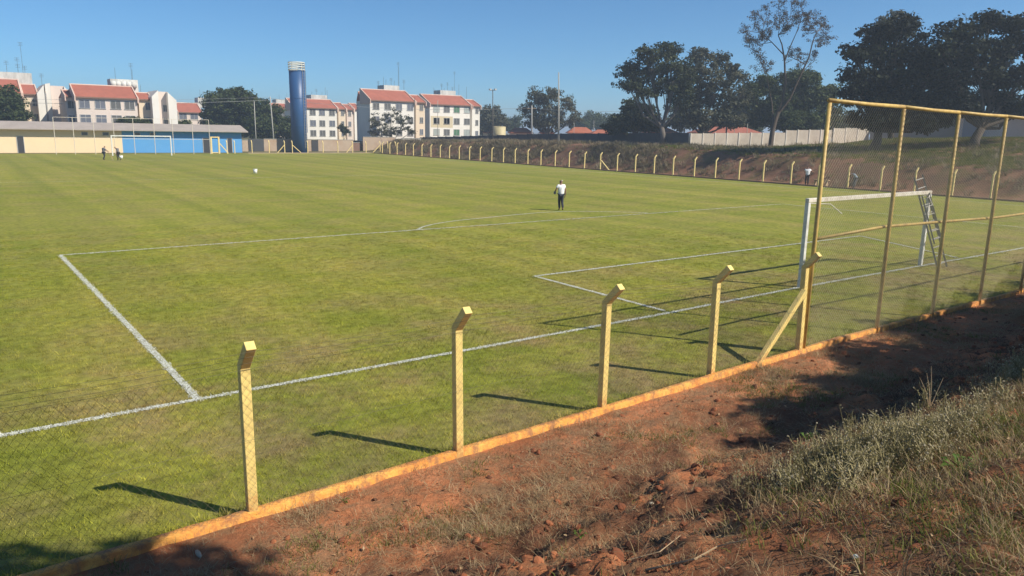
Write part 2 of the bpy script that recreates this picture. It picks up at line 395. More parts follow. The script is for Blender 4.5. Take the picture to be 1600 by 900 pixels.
# ------------------------------------------------------------------ scatter (grass, straw, litter ...): one object each, instanced by geometry nodes
def scatter(name, pts, scl, rot, protos, mats, label, cat):
    """protos: list of (V,F3 list, material index list)"""
    V = []; F = []; mi = []; pid = []; 
    for k, (pv, pf, pm) in enumerate(protos):
        b = len(V); V += [tuple(p) for p in pv]; F += [tuple(b+i for i in q) for q in pf]; mi += list(pm); pid += [k]*len(pv)
    nv = len(V); npt = len(pts)
    me = bpy.data.meshes.new(name); me.from_pydata(V + [tuple(p) for p in np.asarray(pts, float)], [], F)
    for mm in mats: me.materials.append(MATS[mm])
    me.polygons.foreach_set('material_index', np.array(mi, np.int32))
    A = me.attributes.new('pt', 'BOOLEAN', 'POINT'); A.data.foreach_set('value', np.r_[np.zeros(nv, bool), np.ones(npt, bool)])
    A = me.attributes.new('pid', 'INT', 'POINT'); A.data.foreach_set('value', np.r_[np.array(pid, np.int32), np.zeros(npt, np.int32)])
    A = me.attributes.new('pick', 'INT', 'POINT'); A.data.foreach_set('value', np.r_[np.zeros(nv, np.int32), rng.integers(0, len(protos), npt).astype(np.int32)])
    A = me.attributes.new('scl', 'FLOAT', 'POINT'); A.data.foreach_set('value', np.r_[np.ones(nv), scl].astype(np.float32))
    A = me.attributes.new('rot', 'FLOAT_VECTOR', 'POINT'); A.data.foreach_set('vector', np.vstack([np.zeros((nv, 3)), rot]).astype(np.float32).ravel())
    o = tag(link(name, me), label, cat, kind='stuff')
    ng = bpy.data.node_groups.new(name, 'GeometryNodeTree')
    ng.interface.new_socket('Geometry', in_out='INPUT', socket_type='NodeSocketGeometry'); ng.interface.new_socket('Geometry', in_out='OUTPUT', socket_type='NodeSocketGeometry')
    nd = ng.nodes; L = ng.links.new
    gi = nd.new('NodeGroupInput'); go = nd.new('NodeGroupOutput')
    def att(nm, ty):
        a = nd.new('GeometryNodeInputNamedAttribute'); a.data_type = ty; a.inputs['Name'].default_value = nm; return a.outputs['Attribute']
    sp = nd.new('GeometryNodeSeparateGeometry'); sp.domain = 'POINT'; L(gi.outputs[0], sp.inputs[0]); L(att('pt', 'BOOLEAN'), sp.inputs['Selection'])
    si = nd.new('GeometryNodeSplitToInstances'); si.domain = 'POINT'; L(sp.outputs[1], si.inputs[0]); L(att('pid', 'INT'), si.inputs['Group ID'])
    ip = nd.new('GeometryNodeInstanceOnPoints'); L(sp.outputs[0], ip.inputs['Points']); L(si.outputs[0], ip.inputs['Instance'])
    ip.inputs['Pick Instance'].default_value = True; L(att('pick', 'INT'), ip.inputs['Instance Index'])
    er = nd.new('FunctionNodeEulerToRotation'); L(att('rot', 'FLOAT_VECTOR'), er.inputs[0]); L(er.outputs[0], ip.inputs['Rotation'])
    L(att('scl', 'FLOAT'), ip.inputs['Scale']); L(ip.outputs[0], go.inputs[0])
    md = o.modifiers.new('scatter', 'NODES'); md.node_group = ng
    return o
def blades(n, spread, h, wd, lean=.5, hv=.4, seg=2, gauss=False, mi=0):
    V = []; F = []; M_ = []
    for k in range(n):
        if gauss: x, y = rng.normal(0, spread, 2)
        else: x, y = rng.uniform(-spread, spread, 2)
        a = rng.uniform(0, 2*math.pi); hh = h*(1+rng.uniform(-hv, hv)); ln = lean*rng.uniform(.2, 1)*hh; w_ = wd*rng.uniform(.7, 1.3)
        if gauss: a2 = math.atan2(y, x)+rng.normal(0, .8)
        else: a2 = rng.uniform(0, 2*math.pi)
        sx, sy = math.cos(a)*w_/2, math.sin(a)*w_/2; dx, dy = math.cos(a2)*ln, math.sin(a2)*ln; b = len(V)
        if seg == 1:
            V += [(x-sx, y-sy, 0), (x+sx, y+sy, 0), (x+dx, y+dy, hh)]; F += [(b, b+1, b+2)]; M_ += [mi]
        else:
            V += [(x-sx, y-sy, 0), (x+sx, y+sy, 0), (x-sx*.8+dx*.35, y-sy*.8+dy*.35, hh*.6), (x+sx*.8+dx*.35, y+sy*.8+dy*.35, hh*.6), (x+dx, y+dy, hh)]
            F += [(b, b+1, b+3, b+2), (b+2, b+3, b+4)]; M_ += [mi, mi]
    return V, F, M_
def zrot(n, tilt=.0): return np.stack([rng.normal(0, tilt, n), rng.normal(0, tilt, n), rng.uniform(0, 2*math.pi, n)], 1)

# ------------------------------------------------------------------ pitch markings
LW = .12
LINES = []   # polylines (list of xy)
A_, B_, C_, D_ = on_z(310, 625), on_z(95, 399), on_z(1223, 319), np.array([20.1, -.2, 0])
GL0, GL1 = np.array([-52., -.02, 0]), np.array([33.5, -.30, 0])
def wob(p, q, n=24, amp=.03, s=0):
    p = np.asarray(p, float)[:2]; q = np.asarray(q, float)[:2]; L = np.linalg.norm(q-p); d = (q-p)/L; nn = np.array([-d[1], d[0]])
    tt = np.linspace(0, 1, max(n, int(L/.8)))
    return [p+(q-p)*a + nn*amp*float(fbm(np.array(a*L*.25), np.array(s*7.7), 3, s)) for a in tt]
def marking(name, pl, label, wd=None):
    wd = wd or (LW if len(LINES) < 5 else .085); pl = np.array(pl); tn = np.gradient(pl, axis=0); tn /= np.linalg.norm(tn, axis=1)[:, None]; nn = np.stack([-tn[:, 1], tn[:, 0]], 1)
    k = wd*(1+.15*np.array([float(fbm(np.array(i*.7), np.array(3.3), 3, 31)) for i in range(len(pl))]))/2
    a = pl+nn*k[:, None]; b_ = pl-nn*k[:, None]; z = np.full((len(pl), 1), .012+.002*len(LINES))
    V = np.vstack([np.hstack([a, z]), np.hstack([b_, z])]); n_ = len(pl)
    F = [(i, i+1, n_+i+1, n_+i) for i in range(n_-1)]
    LINES.append((pl, wd)); o = link(name, np_mesh(name, V, F, 4), MATS['line_paint'])
    return tag(o, label, kind='structure')
gl = wob(GL0, (-9.2, -.02)) + wob((-9.2, -.02), (-3.5, .08))[1:] + wob((-3.5, .08), GL1[:2])[1:]
marking('goal_line', gl, 'white goal line running past the near goal')
marking('penalty_area_line', wob(A_, B_, s=2)+wob(B_, C_, s=3)[1:]+wob(C_, D_, s=4)[1:], 'white outline of the penalty area round the near goal')
ga = [on_z(1038, 486), on_z(835, 432), on_z(1344, 369), on_z(1496, 403)]
marking('goal_area_line', wob(ga[0], ga[1], s=5)+wob(ga[1], ga[2], s=6)[1:]+wob(ga[2], ga[3], s=7)[1:], 'white outline of the small goal area')
arc_px = [(653, 359), (664, 354), (690, 348.5), (720, 344.5), (760, 340.5), (800, 336.5), (840, 333), (880, 331), (920, 330.8), (965, 331.5), (1010, 333)]
ap = [on_z(*p)[:2] for p in arc_px]; ap2 = []
for i in range(len(ap)-1):
    for tt in np.linspace(0, 1, 6)[:-1]:
        p0, p1, p2, p3 = ap[max(i-1, 0)], ap[i], ap[i+1], ap[min(i+2, len(ap)-1)]
        ap2.append(.5*((2*p1)+(-p0+p2)*tt+(2*p0-5*p1+4*p2-p3)*tt**2+(-p0+3*p1-3*p2+p3)*tt**3))
marking('penalty_arc', ap2+[ap[-1]], 'white arc at the top of the penalty area')
marking('side_line', wob((34.4, -.3), (34.6, 104.5), s=8), 'faint white side line along the far fence')
marking('halfway_line', wob((-34, 53.3), (34.5, 52.0), s=9), 'faint white halfway line across the pitch')
marking('far_goal_line', wob((-40, 104.5), (34.6, 104.5), s=10), 'faint white goal line under the far goal')
marking('far_penalty_line', wob((-20, 88), (20, 88), s=11), 'faint white line in front of the far goal')

# turf blades
def line_dist(P):
    dmin = np.full(len(P), 9.)
    for pl, wd in LINES[:4]:
        pl = np.asarray(pl); a = pl[:-1]; b = pl[1:]
        for i in range(len(a)):
            ab = b[i]-a[i]; L2 = ab@ab
            if L2 < 1e-9: continue
            tt = np.clip(((P-a[i])@ab)/L2, 0, 1); d = np.linalg.norm(P-a[i]-tt[:, None]*ab, axis=1); dmin = np.minimum(dmin, d-wd/2)
    return dmin
def in_view(P, z=0., pad=60):
    d = np.c_[P, np.full(len(P), z)]-CAM; zz = d@_f
    u = 800+FPX*(d@RT)/zz; v = 450-FPX*(d@UP)/zz
    return (zz > .5) & (u > -pad) & (u < 1600+pad) & (v > -pad) & (v < 900+pad)
cell = .2; gxx, gyy = np.meshgrid(np.arange(-34, 24, cell), np.arange(-4.5, 26, cell)); P = np.c_[gxx.ravel(), gyy.ravel()] + rng.uniform(-cell/2, cell/2, (gxx.size, 2))
dist = np.hypot(P[:, 0]-CAM[0], P[:, 1]-CAM[1])
keep = (P[:, 1] > fence_y(P[:, 0])+.12) & in_view(P) & (rng.uniform(0, 1, len(P)) < np.clip((36-dist)/18, 0, 1)**.7)
P = P[keep]; ld = line_dist(P); P = P[ld > .12]
pr = [blades(34, .13, .034, .007, 1.1, .5, 1) for _ in range(5)]
scatter('turf_grass', np.c_[P, np.zeros(len(P))], rng.uniform(.7, 1.35, len(P)), zrot(len(P)), pr, ['turf_blade'], 'short olive green turf blades of the pitch', 'grass')
# longer grass left by the mower along the kerb
n_ = 5200; x = rng.uniform(-26, 10, n_); P = np.c_[x, fence_y(x)+.06+np.abs(rng.normal(0, .07, n_)), np.zeros(n_)]; P = P[rng.uniform(0, 1, n_) < .25+.75*sstep(-.15, .25, fbm(x*1.3, x*0, 3, 33))]
scatter('kerb_grass', P, rng.uniform(.5, 1.5, len(P)), zrot(len(P), .1), [blades(9, .035, .062, .006, 1., .5, 2, True) for _ in range(4)], ['turf_blade'], 'longer grass left along the inner side of the kerb', 'grass')
# fine blades hugging the lines, some of them white with paint
ncell = 60000; Q = np.c_[rng.uniform(-30, 10, ncell*4), rng.uniform(-1, 17, ncell*4)]; Q = Q[in_view(Q)]; ld = line_dist(Q)
Q1 = Q[(ld < .13) & (ld > -.02)]; Q2 = Q[ld < .01]
pr = [blades(6, .04, .030, .006, 1., .5, 1) for _ in range(4)]
scatter('turf_edge_grass', np.c_[Q1, np.zeros(len(Q1))], rng.uniform(.7, 1.3, len(Q1)), zrot(len(Q1)), pr, ['turf_blade'], 'green turf blades along the white lines', 'grass')
pr = [blades(7, .04, .026, .010, 1.3, .5, 1) for _ in range(4)]
scatter('painted_grass', np.c_[Q2, np.zeros(len(Q2))], rng.uniform(.7, 1.2, len(Q2)), zrot(len(Q2)), pr, ['paint_blade'], 'grass blades white with line paint', 'grass')

# ------------------------------------------------------------------ near kerb and fence
def kerb():
    xs_ = np.arange(-34, 14, .12); prof = [(-.055, -.35), (-.055, .085), (-.043, .10), (.038, .105), (.05, .09), (.05, -.35)]
    V = []; F = []; n_ = len(prof)
    for x in xs_:
        y0 = float(fence_y(x)); wz = .015*float(fbm(np.array(x*.6), np.array(.5), 3, 40))+.012*float(fbm(np.array(x*4.), np.array(.5), 3, 41))
        for (dy, z) in prof:
            V.append((x, y0+dy*(1+.2*float(fbm(np.array(x*3.), np.array(dy*30), 3, 42))), z+(wz if z > 0 else 0)))
    for i in range(len(xs_)-1):
        for k in range(n_-1):
            F.append((i*n_+k, (i+1)*n_+k, (i+1)*n_+k+1, i*n_+k+1))
    o = link('kerb', np_mesh('kerb', V, F, 4), MATS['kerb_paint'])
    return tag(o, 'low orange painted concrete kerb under the nearest fence', 'kerb')
kerb()
def post_mesh(wd=.108, bevel=.008, tip=(.27, .29)):
    h = wd/2; L = 1.76; dy, dz = tip
    a = [(-h, -h, -.3), (h, -h, -.3), (h, h, -.3), (-h, h, -.3)]
    k = .35*h
    b_ = [(-h, -h, L-k), (h, -h, L-k), (h, h, L+k), (-h, h, L+k)]
    nrm = np.array([0, -dy, dz]); nrm /= np.linalg.norm(nrm); side = np.array([0, nrm[2], -nrm[1]])   # perpendicular within the yz plane
    e = np.array([0, -dy, L+dz]); c_ = [tuple(e+np.array([s_*h, 0, 0])+side*q*h) for s_, q in ((-1, -1), (1, -1), (1, 1), (-1, 1))]
    m_ = MB(); m_.v = a+b_+c_
    for r in (0, 4):
        for i in range(4): m_.f.append((r+i, r+(i+1) % 4, r+4+(i+1) % 4, r+4+i))
    m_.f += [(3, 2, 1, 0), (8, 9, 10, 11)]
    return m_.mesh('post', bevel=bevel)
PM = post_mesh(); PM.materials.append(MATS['post_yellow'])
PF = post_mesh(bevel=0); PF.materials.append(MATS['far_yellow'])
def put(name, me, parent, loc, rz=0, rx=0):
    o = bpy.data.objects.new(name, me); COL.objects.link(o); o.parent = parent; o.location = loc; o.rotation_euler = (rx, 0, rz); return o
nf = tag(empty('chain_link_fence', (-17, -4.1, 0)), 'yellow concrete posts with chain link mesh along the orange kerb', 'fence')
O = Vector((-17, -4.1, 0))
for i, (x, y) in enumerate([(-26.18, -4.40), (-23.4, -4.33), (-20.64, -4.21), (-17.88, -4.13), (-15.15, -4.0), (-12.37, -3.86), (-9.62, -3.83)]):
    put('post', PM, nf, Vector((x, y, 0))-O, rng.normal(0, .025), rng.normal(0, .012))
MB().bar((-11.15, -3.93, .02), (-9.66, -3.86, 1.30), .10).build('brace', MATS['post_yellow'], nf, bevel=.008)
def chain(name, mat, parent, x0, x1, z0, z1, yf, r=.0010, dx=.085, dz=.105):
    W = x1-x0; H = z1-z0; V = []; F = []; sl_ = dz/dx
    for sgn in (1, -1):
        for k in range(int(-H/sl_/dx)-1, int(W/dx)+int(H/sl_/dx)+2):
            # line x = k*dx + sgn*(z)/sl
            s0 = k*dx if sgn > 0 else k*dx; 
            za, zb = 0., H
            xa = s0; xb = s0 + sgn*H/sl_
            ta, tb = 0., 1.
            if xa == xb: continue
            for lim in (0, W):
                tt = (lim-xa)/(xb-xa)
                if (lim == 0) == (xb > xa): ta = max(ta, tt)
                else: tb = min(tb, tt)
            if tb-ta < .01: continue
            pa = np.array([x0+xa+(xb-xa)*ta, 0, z0+H*ta]); pb = np.array([x0+xa+(xb-xa)*tb, 0, z0+H*tb])
            pa[1] = yf(pa[0])+sgn*r; pb[1] = yf(pb[0])+sgn*r; b = len(V)
            nseg = 3
            for j in range(nseg+1):
                p = pa+(pb-pa)*j/nseg; p[1] = yf(p[0])+sgn*r + .012*math.sin(p[0]*2.1+p[2]*3)*(1 if 0 < j < nseg else .3)
                V += [tuple(p+(-r, 0, r*.8)), tuple(p+(r, 0, r*.8)), tuple(p+(0, -r*1.2, -r))]
            for j in range(nseg):
                for q in range(3):
                    q2 = (q+1) % 3; F.append((b+j*3+q, b+j*3+q2, b+j*3+3+q2, b+j*3+3+q))
    o = link(name, np_mesh(name, V, F, 4), MATS[mat], parent); return o
chain('chain_link_mesh', 'wire', nf, -27.5, -9.6, .12, 1.74, lambda x: float(fence_y(x))-.078 if x < -9 else float(fence_y(x))-.078)
def wire(name, parent, pts, r, mat, n=4): return MB().tube(pts, r, n, False).build(name, MATS[mat], parent)
for z, dy in ((1.745, -.075), (.95, -.08), (1.83, -.13), (1.92, -.22), (2.0, -.30)):
    pts = []
    xsw = [-27.5, -26.18, -23.4, -20.64, -17.88, -15.15, -12.37, -9.62]
    for i in range(len(xsw)-1):
        for a in np.linspace(0, 1, 5)[:-1]:
            x = xsw[i]+(xsw[i+1]-xsw[i])*a; pts.append((x, float(fence_y(x))+dy, z-.035*4*a*(1-a)*(1 if z > 1.8 else .3)))
    wire('strand_wire', nf, pts+[(xsw[-1], float(fence_y(xsw[-1]))+dy, z)], .0016, 'wire')

# tall ball-stop fence behind the goal
tf = tag(empty('ball_stop_fence', (-4, -3.8, 0)), 'tall fence of yellow pipes and chain link behind the near goal', 'fence')
tx = [-9.45, -6.63, -4.06, -1.46, 1.18, 3.85, 6.5, 9.2]; th = [4.95, 4.92, 4.88, 4.86, 4.83, 4.85, 4.85, 4.85]; lean = [.03, .02, 0, .0, .0, 0, 0, 0]
for x, h_, ln in zip(tx, th, lean):
    MB().tube([(x-ln, -3.84, -.3), (x, -3.84, h_*.5), (x+ln, -3.84, h_-.045)], .043, 12).build('pipe_post', MATS['pipe_yellow'], tf, True)
for i in range(len(tx)-1):
    xa, xb = tx[i]+(0 if i else -.04)+lean[i], tx[i+1]+lean[i+1]; za, zb = th[i], th[i+1]
    MB().tube([(xa, -3.84, za), ((xa+xb)/2, -3.84, (za+zb)/2-.012), (xb, -3.84, zb)], .04, 10).build('top_rail', MATS['pipe_yellow'], tf, True)
MB().tube([(-9.20, -3.72, 2.28), (-6.63, -3.72, 2.37), (-4.0, -3.72, 2.33), (-.94, -3.72, 2.27), (3, -3.72, 2.3), (9.2, -3.72, 2.3)], .033, 10).build('middle_rail', MATS['pipe_yellow'], tf, True)
chain('chain_link_mesh', 'wire_gold', tf, -9.42, 9.2, .14, 4.86, lambda x: -3.90, r=.0026)

# ------------------------------------------------------------------ goals and ladder
def goal(name, label, x0, x1, y0, rot, H=2.44, r=.06, mats=('goal_white', 'goal_rust'), sgn=1):
    gt = tag(empty(name, ((x0+x1)/2, y0, 0)), label, 'goal')
    for x in (x0, x1):
        MB().box2((x-r, y0-r, -.2), (x+r, y0+r, H)).build('upright', MATS[mats[0]], gt, bevel=.012)
    MB().box2((x0-r, y0-r, H+.002), (x1+r, y0+r, H+.002+2*r)).build('crossbar', MATS[mats[1]], gt, bevel=.012)
    for x, s_ in ((x0, 1), (x1, -1)):
        MB().tube([(x+s_*.06, y0-sgn*.05, H-.02), (x+s_*.65, y0-sgn*.3, H-.04), (x+s_*.85, y0-sgn*.55, H-.30)], .014, 6).build('net_hook', MATS[mats[1]], gt)
    return gt
goal('football_goal', 'white goal without a net standing behind the tall yellow fence', -3.50, 3.62, .12, 0)
def ladder(name, label, foot, top, wd=.44, n=11, sec2=True):
    lt = tag(empty(name, tuple(foot)), label, 'ladder'); foot = np.array(foot, float); top = np.array(top, float)
    ax = (top-foot)/np.linalg.norm(top-foot); side = np.cross(ax, (0, 1., 0)); side = np.array([1., -.25, 0]); side -= ax*(side@ax); side /= np.linalg.norm(side); nr = np.cross(side, ax)
    for s_ in (-1, 1): MB().bar(foot+side*s_*wd/2, top+side*s_*wd/2*.92, .028, .055).build('rail', MATS['alu'], lt)
    for k in range(n):
        c_ = foot+(top-foot)*(k+.6)/n; MB().tube([c_-side*wd/2, c_+side*wd/2], .018, 6).build('rung', MATS['alu'], lt)
    f2 = foot+(top-foot)*.28+nr*.09; t2 = foot+(top-foot)*.80+nr*.09
    for s_ in (-1, 1): MB().bar(f2+side*s_*wd*.42, t2+side*s_*wd*.42, .024, .045).build('extension_rail', MATS['alu'], lt)
    for k in range(6):
        c_ = f2+(t2-f2)*(k+.5)/6; MB().tube([c_-side*wd*.4, c_+side*wd*.4], .016, 6).build('extension_rung', MATS['alu'], lt)
    return lt
ladder('ladder', 'grey metal ladder leaning on the crossbar of the near goal', (3.62, -.62, 0), (3.12, .32, 3.05))
g0 = on_y(176, 241, 104.5); g1 = on_y(268, 239, 104.5)
goal('football_goal', 'far white goal in front of the cream and blue building', g0[0], g1[0], 104.5, 0, H=2.6, r=.075, mats=('goal_white', 'goal_white'), sgn=-1)
bk = tag(empty('bucket', tuple(on_z(399, 271))), 'small white bucket standing alone on the grass', 'bucket')
O_ = np.array(bk.location)
MB().tube([O_+(0, 0, 0), O_+(0, 0, .40)], [.15, .19], 16).build('body', MATS['bucket_white'], bk, True)
MB().tube([O_+(0, 0, .385), O_+(0, 0, .41)], [.205, .205], 16).build('rim', MATS['bucket_white'], bk, True)
MB().tube([O_+(.2*math.cos(a), .02, .39-.16*math.sin(a)) for a in np.linspace(0, math.pi, 9)], .008, 5).build('handle', MATS['alu'], bk)

# ------------------------------------------------------------------ far fences
def braced(parent, p, q, wd=.10): MB().bar(p, q, wd).build('brace', MATS['far_yellow'], parent)
sf = tag(empty('side_fence', (38, 50, 0)), 'long row of bent yellow posts along the foot of the earth bank', 'fence')
ys_ = np.arange(6.0, 110.5, 2.77)
for y in ys_:
    put('post', PF, sf, Vector((37.95+rng.normal(0, .03), y+rng.normal(0, .05), 0))-Vector((38, 50, 0)), R(90)+rng.normal(0, .02), rng.normal(0, .008))
yb = min(ys_, key=lambda y: abs(y-on_x(947, 268, 37.95)[1])); braced(sf, (37.95, yb-.05, 1.15), (37.95, yb-1.5, .03))
for z, dx in ((1.74, .07), (.9, .07), (1.92, .22), (2.02, .3)): wire('strand_wire', sf, [(37.95+dx, 6, z), (37.95+dx, 40, z), (37.95+dx, 75, z), (37.95+dx, 109.8, z)], .002, 'wire')
MB().box2((37.88, -3.6, -.2), (38.02, 112.4, .11)).build('base_kerb', MATS['brown_block'], sf)
EY = 112.3
ef = tag(empty('end_fence', (27, EY, 0)), 'row of bent yellow posts in front of the far block wall', 'fence')
for px in (394, 421, 445, 457, 481, 505, 528, 551, 572, 594, 606, 618, 629):
    p = on_y(px, 238, EY); put('post', PF, ef, Vector((p[0], EY, 0))-Vector((27, EY, 0)), R(180)+rng.normal(0, .03), 0)
for pa, pb in ((445, 433), (457, 471), (551, 541), (594, 582)):
    a = on_y(pa, 238, EY)[0]; b_ = on_y(pb, 238, EY)[0]; braced(ef, (a, EY, 1.4), (b_, EY, .02))
MB().box2((16, EY-.06, -.2), (38, EY+.08, .1)).build('base_kerb', MATS['tan_block'], ef)
gf = tag(empty('far_ball_stop_fence', (0, 109.5, 0)), 'tall fence of thin pale pipes behind the far goal', 'fence')
gpx = [85, 115, 147, 178, 209, 241, 270, 301, 327]
FY = 109.6; zt_ = [on_y(px, 183+ (px-85)*.018, FY)[2] for px in gpx]
for px, z in zip(gpx, zt_):
    x = on_y(px, 210, FY)[0]; MB().tube([(x, FY, -.1), (x, FY, z)], .045, 6).build('pipe_post', MATS['pipe_pale'] if 'pipe_pale' in MATS else paint('pipe_pale', (.62, .55, .46), .6, .08), gf)
x0, x1 = on_y(85, 210, FY)[0], on_y(327, 210, FY)[0]
MB().tube([(x0, FY, zt_[0]), (x1, FY, zt_[-1])], .03, 6).build('top_rail', MATS['pipe_pale'], gf)
MB().tube([(x0, FY, 2.2), (x1, FY, 2.2)], .03, 6).build('middle_rail', MATS['pipe_pale'], gf)
gt = tag(empty('gate_frame', tuple(on_y(336, 238, 111.5)*np.array([1, 1, 0]))), 'small yellow gate frame beside the dark doorway of the blue wall', 'gate')
xa, xb, xc = on_y(330, 225, 111.5)[0], on_y(342, 225, 111.5)[0], on_y(356, 225, 111.5)[0]
for x in (xa, xb): MB().box2((x-.11, 111.4, -.1), (x+.11, 111.6, 2.45)).build('gate_post', MATS['far_yellow'], gt)
MB().box2((xa-.11, 111.4, 2.452), (xb+.11, 111.6, 2.6)).build('lintel', MATS['far_yellow'], gt)
MB().box2((xa+.12, 111.46, .1), (xb-.12, 111.54, .22)).build('bottom_bar', MATS['far_yellow'], gt)
MB().bar((xb+.1, 111.5, 1.6), (xc, 111.5, .05), .12).build('brace', MATS['far_yellow'], gt)
for px, lab in ((355, 'bent yellow post beside the narrow dark door of the blue wall'), (367, 'pale yellow post before the right end of the blue wall')):
    p = on_y(px, 238, 111.5); o = put('fence_post', PF, None, (p[0], 111.5, 0), R(180)); tag(o, lab, 'post')

# ------------------------------------------------------------------ cream and blue changing-room building
BY = 115.0
cb = tag(empty('changing_room_building', (-5, BY, 0)), 'long low building painted cream and blue with brown fibre roof', 'building')
xl, xm, xr = -48., on_y(191, 220, BY)[0], on_y(378, 225, BY)[0]
MB().box2((xl, BY, -.2), (xm, BY+6, 3.55)).build('cream_wall', MATS['cream'], cb)
MB().box2((xm+.002, BY, -.2), (xr, BY+6, 3.55)).build('blue_wall', MATS['build_blue'], cb)
MB().prism([(xl, BY-1.0, 3.28), (xl, BY-1.0, 3.42), (xl, BY+3, 4.42), (xl, BY+7, 3.42), (xl, BY+7, 3.28), (xl, BY+3, 4.28)], (xr+.8-xl, 0, 0)).build('roof', MATS['fibre_roof'], cb)
for pa, pb, ya, yb_, mt in ((26.5, 38, 212, 239, 'door_dark'), (317, 328, 214, 239, 'door_dark'), (355, 363, 214, 239, 'door_dark')):
    a = on_y(pa, 225, BY)[0]; b_ = on_y(pb, 225, BY)[0]
    d_ = MB().box2((a+.06, BY-.012, 0), (b_-.06, BY+.1, 2.28)).build('door', MATS[mt], cb)
    MB().box2((a-.02, BY-.05, 0), (a+.06, BY+.05, 2.3)).box2((b_-.06, BY-.05, 0), (b_+.02, BY+.05, 2.3)).box2((a-.02, BY-.05, 2.302), (b_+.02, BY+.05, 2.38)).build('door_frame', MATS['frame_grey'], d_)
for pa, pb in ((127, 137), (160, 170), (210, 219), (234, 243)):
    a = on_y(pa, 208, BY)[0]; b_ = on_y(pb, 208, BY)[0]
    w_ = MB().box2((a, BY-.05, 2.55), (b_, BY+.05, 3.05)).build('vent_window', MATS['frame_grey'], cb)
    MB().box2((a+.06, BY-.056, 2.6), (b_-.06, BY-.02, 3.0)).build('pane', MATS['pane_dark'], w_)

# ------------------------------------------------------------------ water tower
tb = on_y(472, 238, 113.9); TX = tb[0]
wt = tag(empty('water_tower', (TX, 115, 0)), 'tall slim dark blue cylindrical water tower with white railing', 'water tower')
MB().tube([(TX, 115, -.2), (TX, 115, 7), (TX, 115, 13.55)], 1.27, 32).build('shaft', MATS['tank_blue'], wt, True)
for z in (4.5, 9.0, 13.4): MB().tube([(TX, 115, z), (TX, 115, z+.06)], 1.30, 32).build('weld_band', MATS['tank_blue'], wt, True)
for z in (13.7, 14.1, 14.5, 14.85):
    V = []
    MB().tube([(TX+1.32*math.cos(a), 115+1.32*math.sin(a), z) for a in np.linspace(0, 2*math.pi, 33)], .085, 6).build('rail_ring', MATS['tank_rail'], wt, True)
for k in range(10):
    a = k*math.pi/5; MB().tube([(TX+1.32*math.cos(a), 115+1.32*math.sin(a), 13.5), (TX+1.32*math.cos(a), 115+1.32*math.sin(a), 14.9)], .04, 6).build('baluster', MATS['tank_rail'], wt)
lx = TX+.72; ly = 115-1.30
for dx in (-.2, .2): MB().tube([(lx+dx, ly, .8), (lx+dx, ly, 14.6)], .035, 6).build('ladder_rail', MATS['alu'], wt)
for z in np.arange(1, 14.4, .45): MB().tube([(lx-.2, ly, z), (lx+.2, ly, z)], .02, 5).build('ladder_rung', MATS['alu'], wt)
MB().tube([(TX+1.38, 114.7, 3.4), (TX+1.38, 114.7, 13.6)], .05, 6).build('pipe', MATS['tank_blue'], wt)

# ------------------------------------------------------------------ block walls at the far end
WY = 117.4
def endwall(name, label, pa, pb, ytop, mat, y=WY, cat='wall', th=.2, cap=True):
    a = on_y(pa, ytop, y); b_ = on_y(pb, ytop+(pb-pa)*.018, y); o = tag(empty(name, ((a[0]+b_[0])/2, y, 0)), label, cat)
    z = (a[2]+b_[2])/2
    MB().box2((a[0]+.003, y, -.3), (b_[0]-.003, y+th, z)).build('masonry', MATS[mat], o)
    if cap: MB().box2((a[0]+.003, y-.04, z+.002), (b_[0]-.003, y+th+.04, z+.07)).build('coping', MATS['concrete'], o)
    return o
endwall('block_wall', 'short pale block wall at the end of the blue building', 378, 388, 219, 'tan_block')
endwall('metal_gate', 'dark grey sheet metal gate left of the water tower', 388, 412, 216.5, 'dark_panel', WY-.1, 'gate', .08, False)
endwall('block_wall', 'tan block wall between dark gate and blue water tower', 412, 487, 217, 'tan_block')
endwall('metal_door', 'narrow dark door in the block wall right of the tower', 487, 497, 219, 'door_dark', WY-.1, 'door', .08, False)
endwall('block_wall', 'tan block wall stained red right of the narrow door', 497, 552, 218, 'tan_block')
endwall('block_wall', 'darker brown gap of wall between two tan block walls', 552, 567, 223, 'brown_block', WY+.3)
endwall('block_wall', 'higher tan block wall in front of the white flats', 567, 617, 214, 'tan_block', WY-.3)
endwall('metal_door', 'dark narrow opening at the end of the higher tan wall', 617, 627, 217, 'door_dark', WY-.2, 'door', .08, False)
endwall('block_wall', 'low grey wall at the corner where the bank begins', 627, 658, 216, 'concrete')

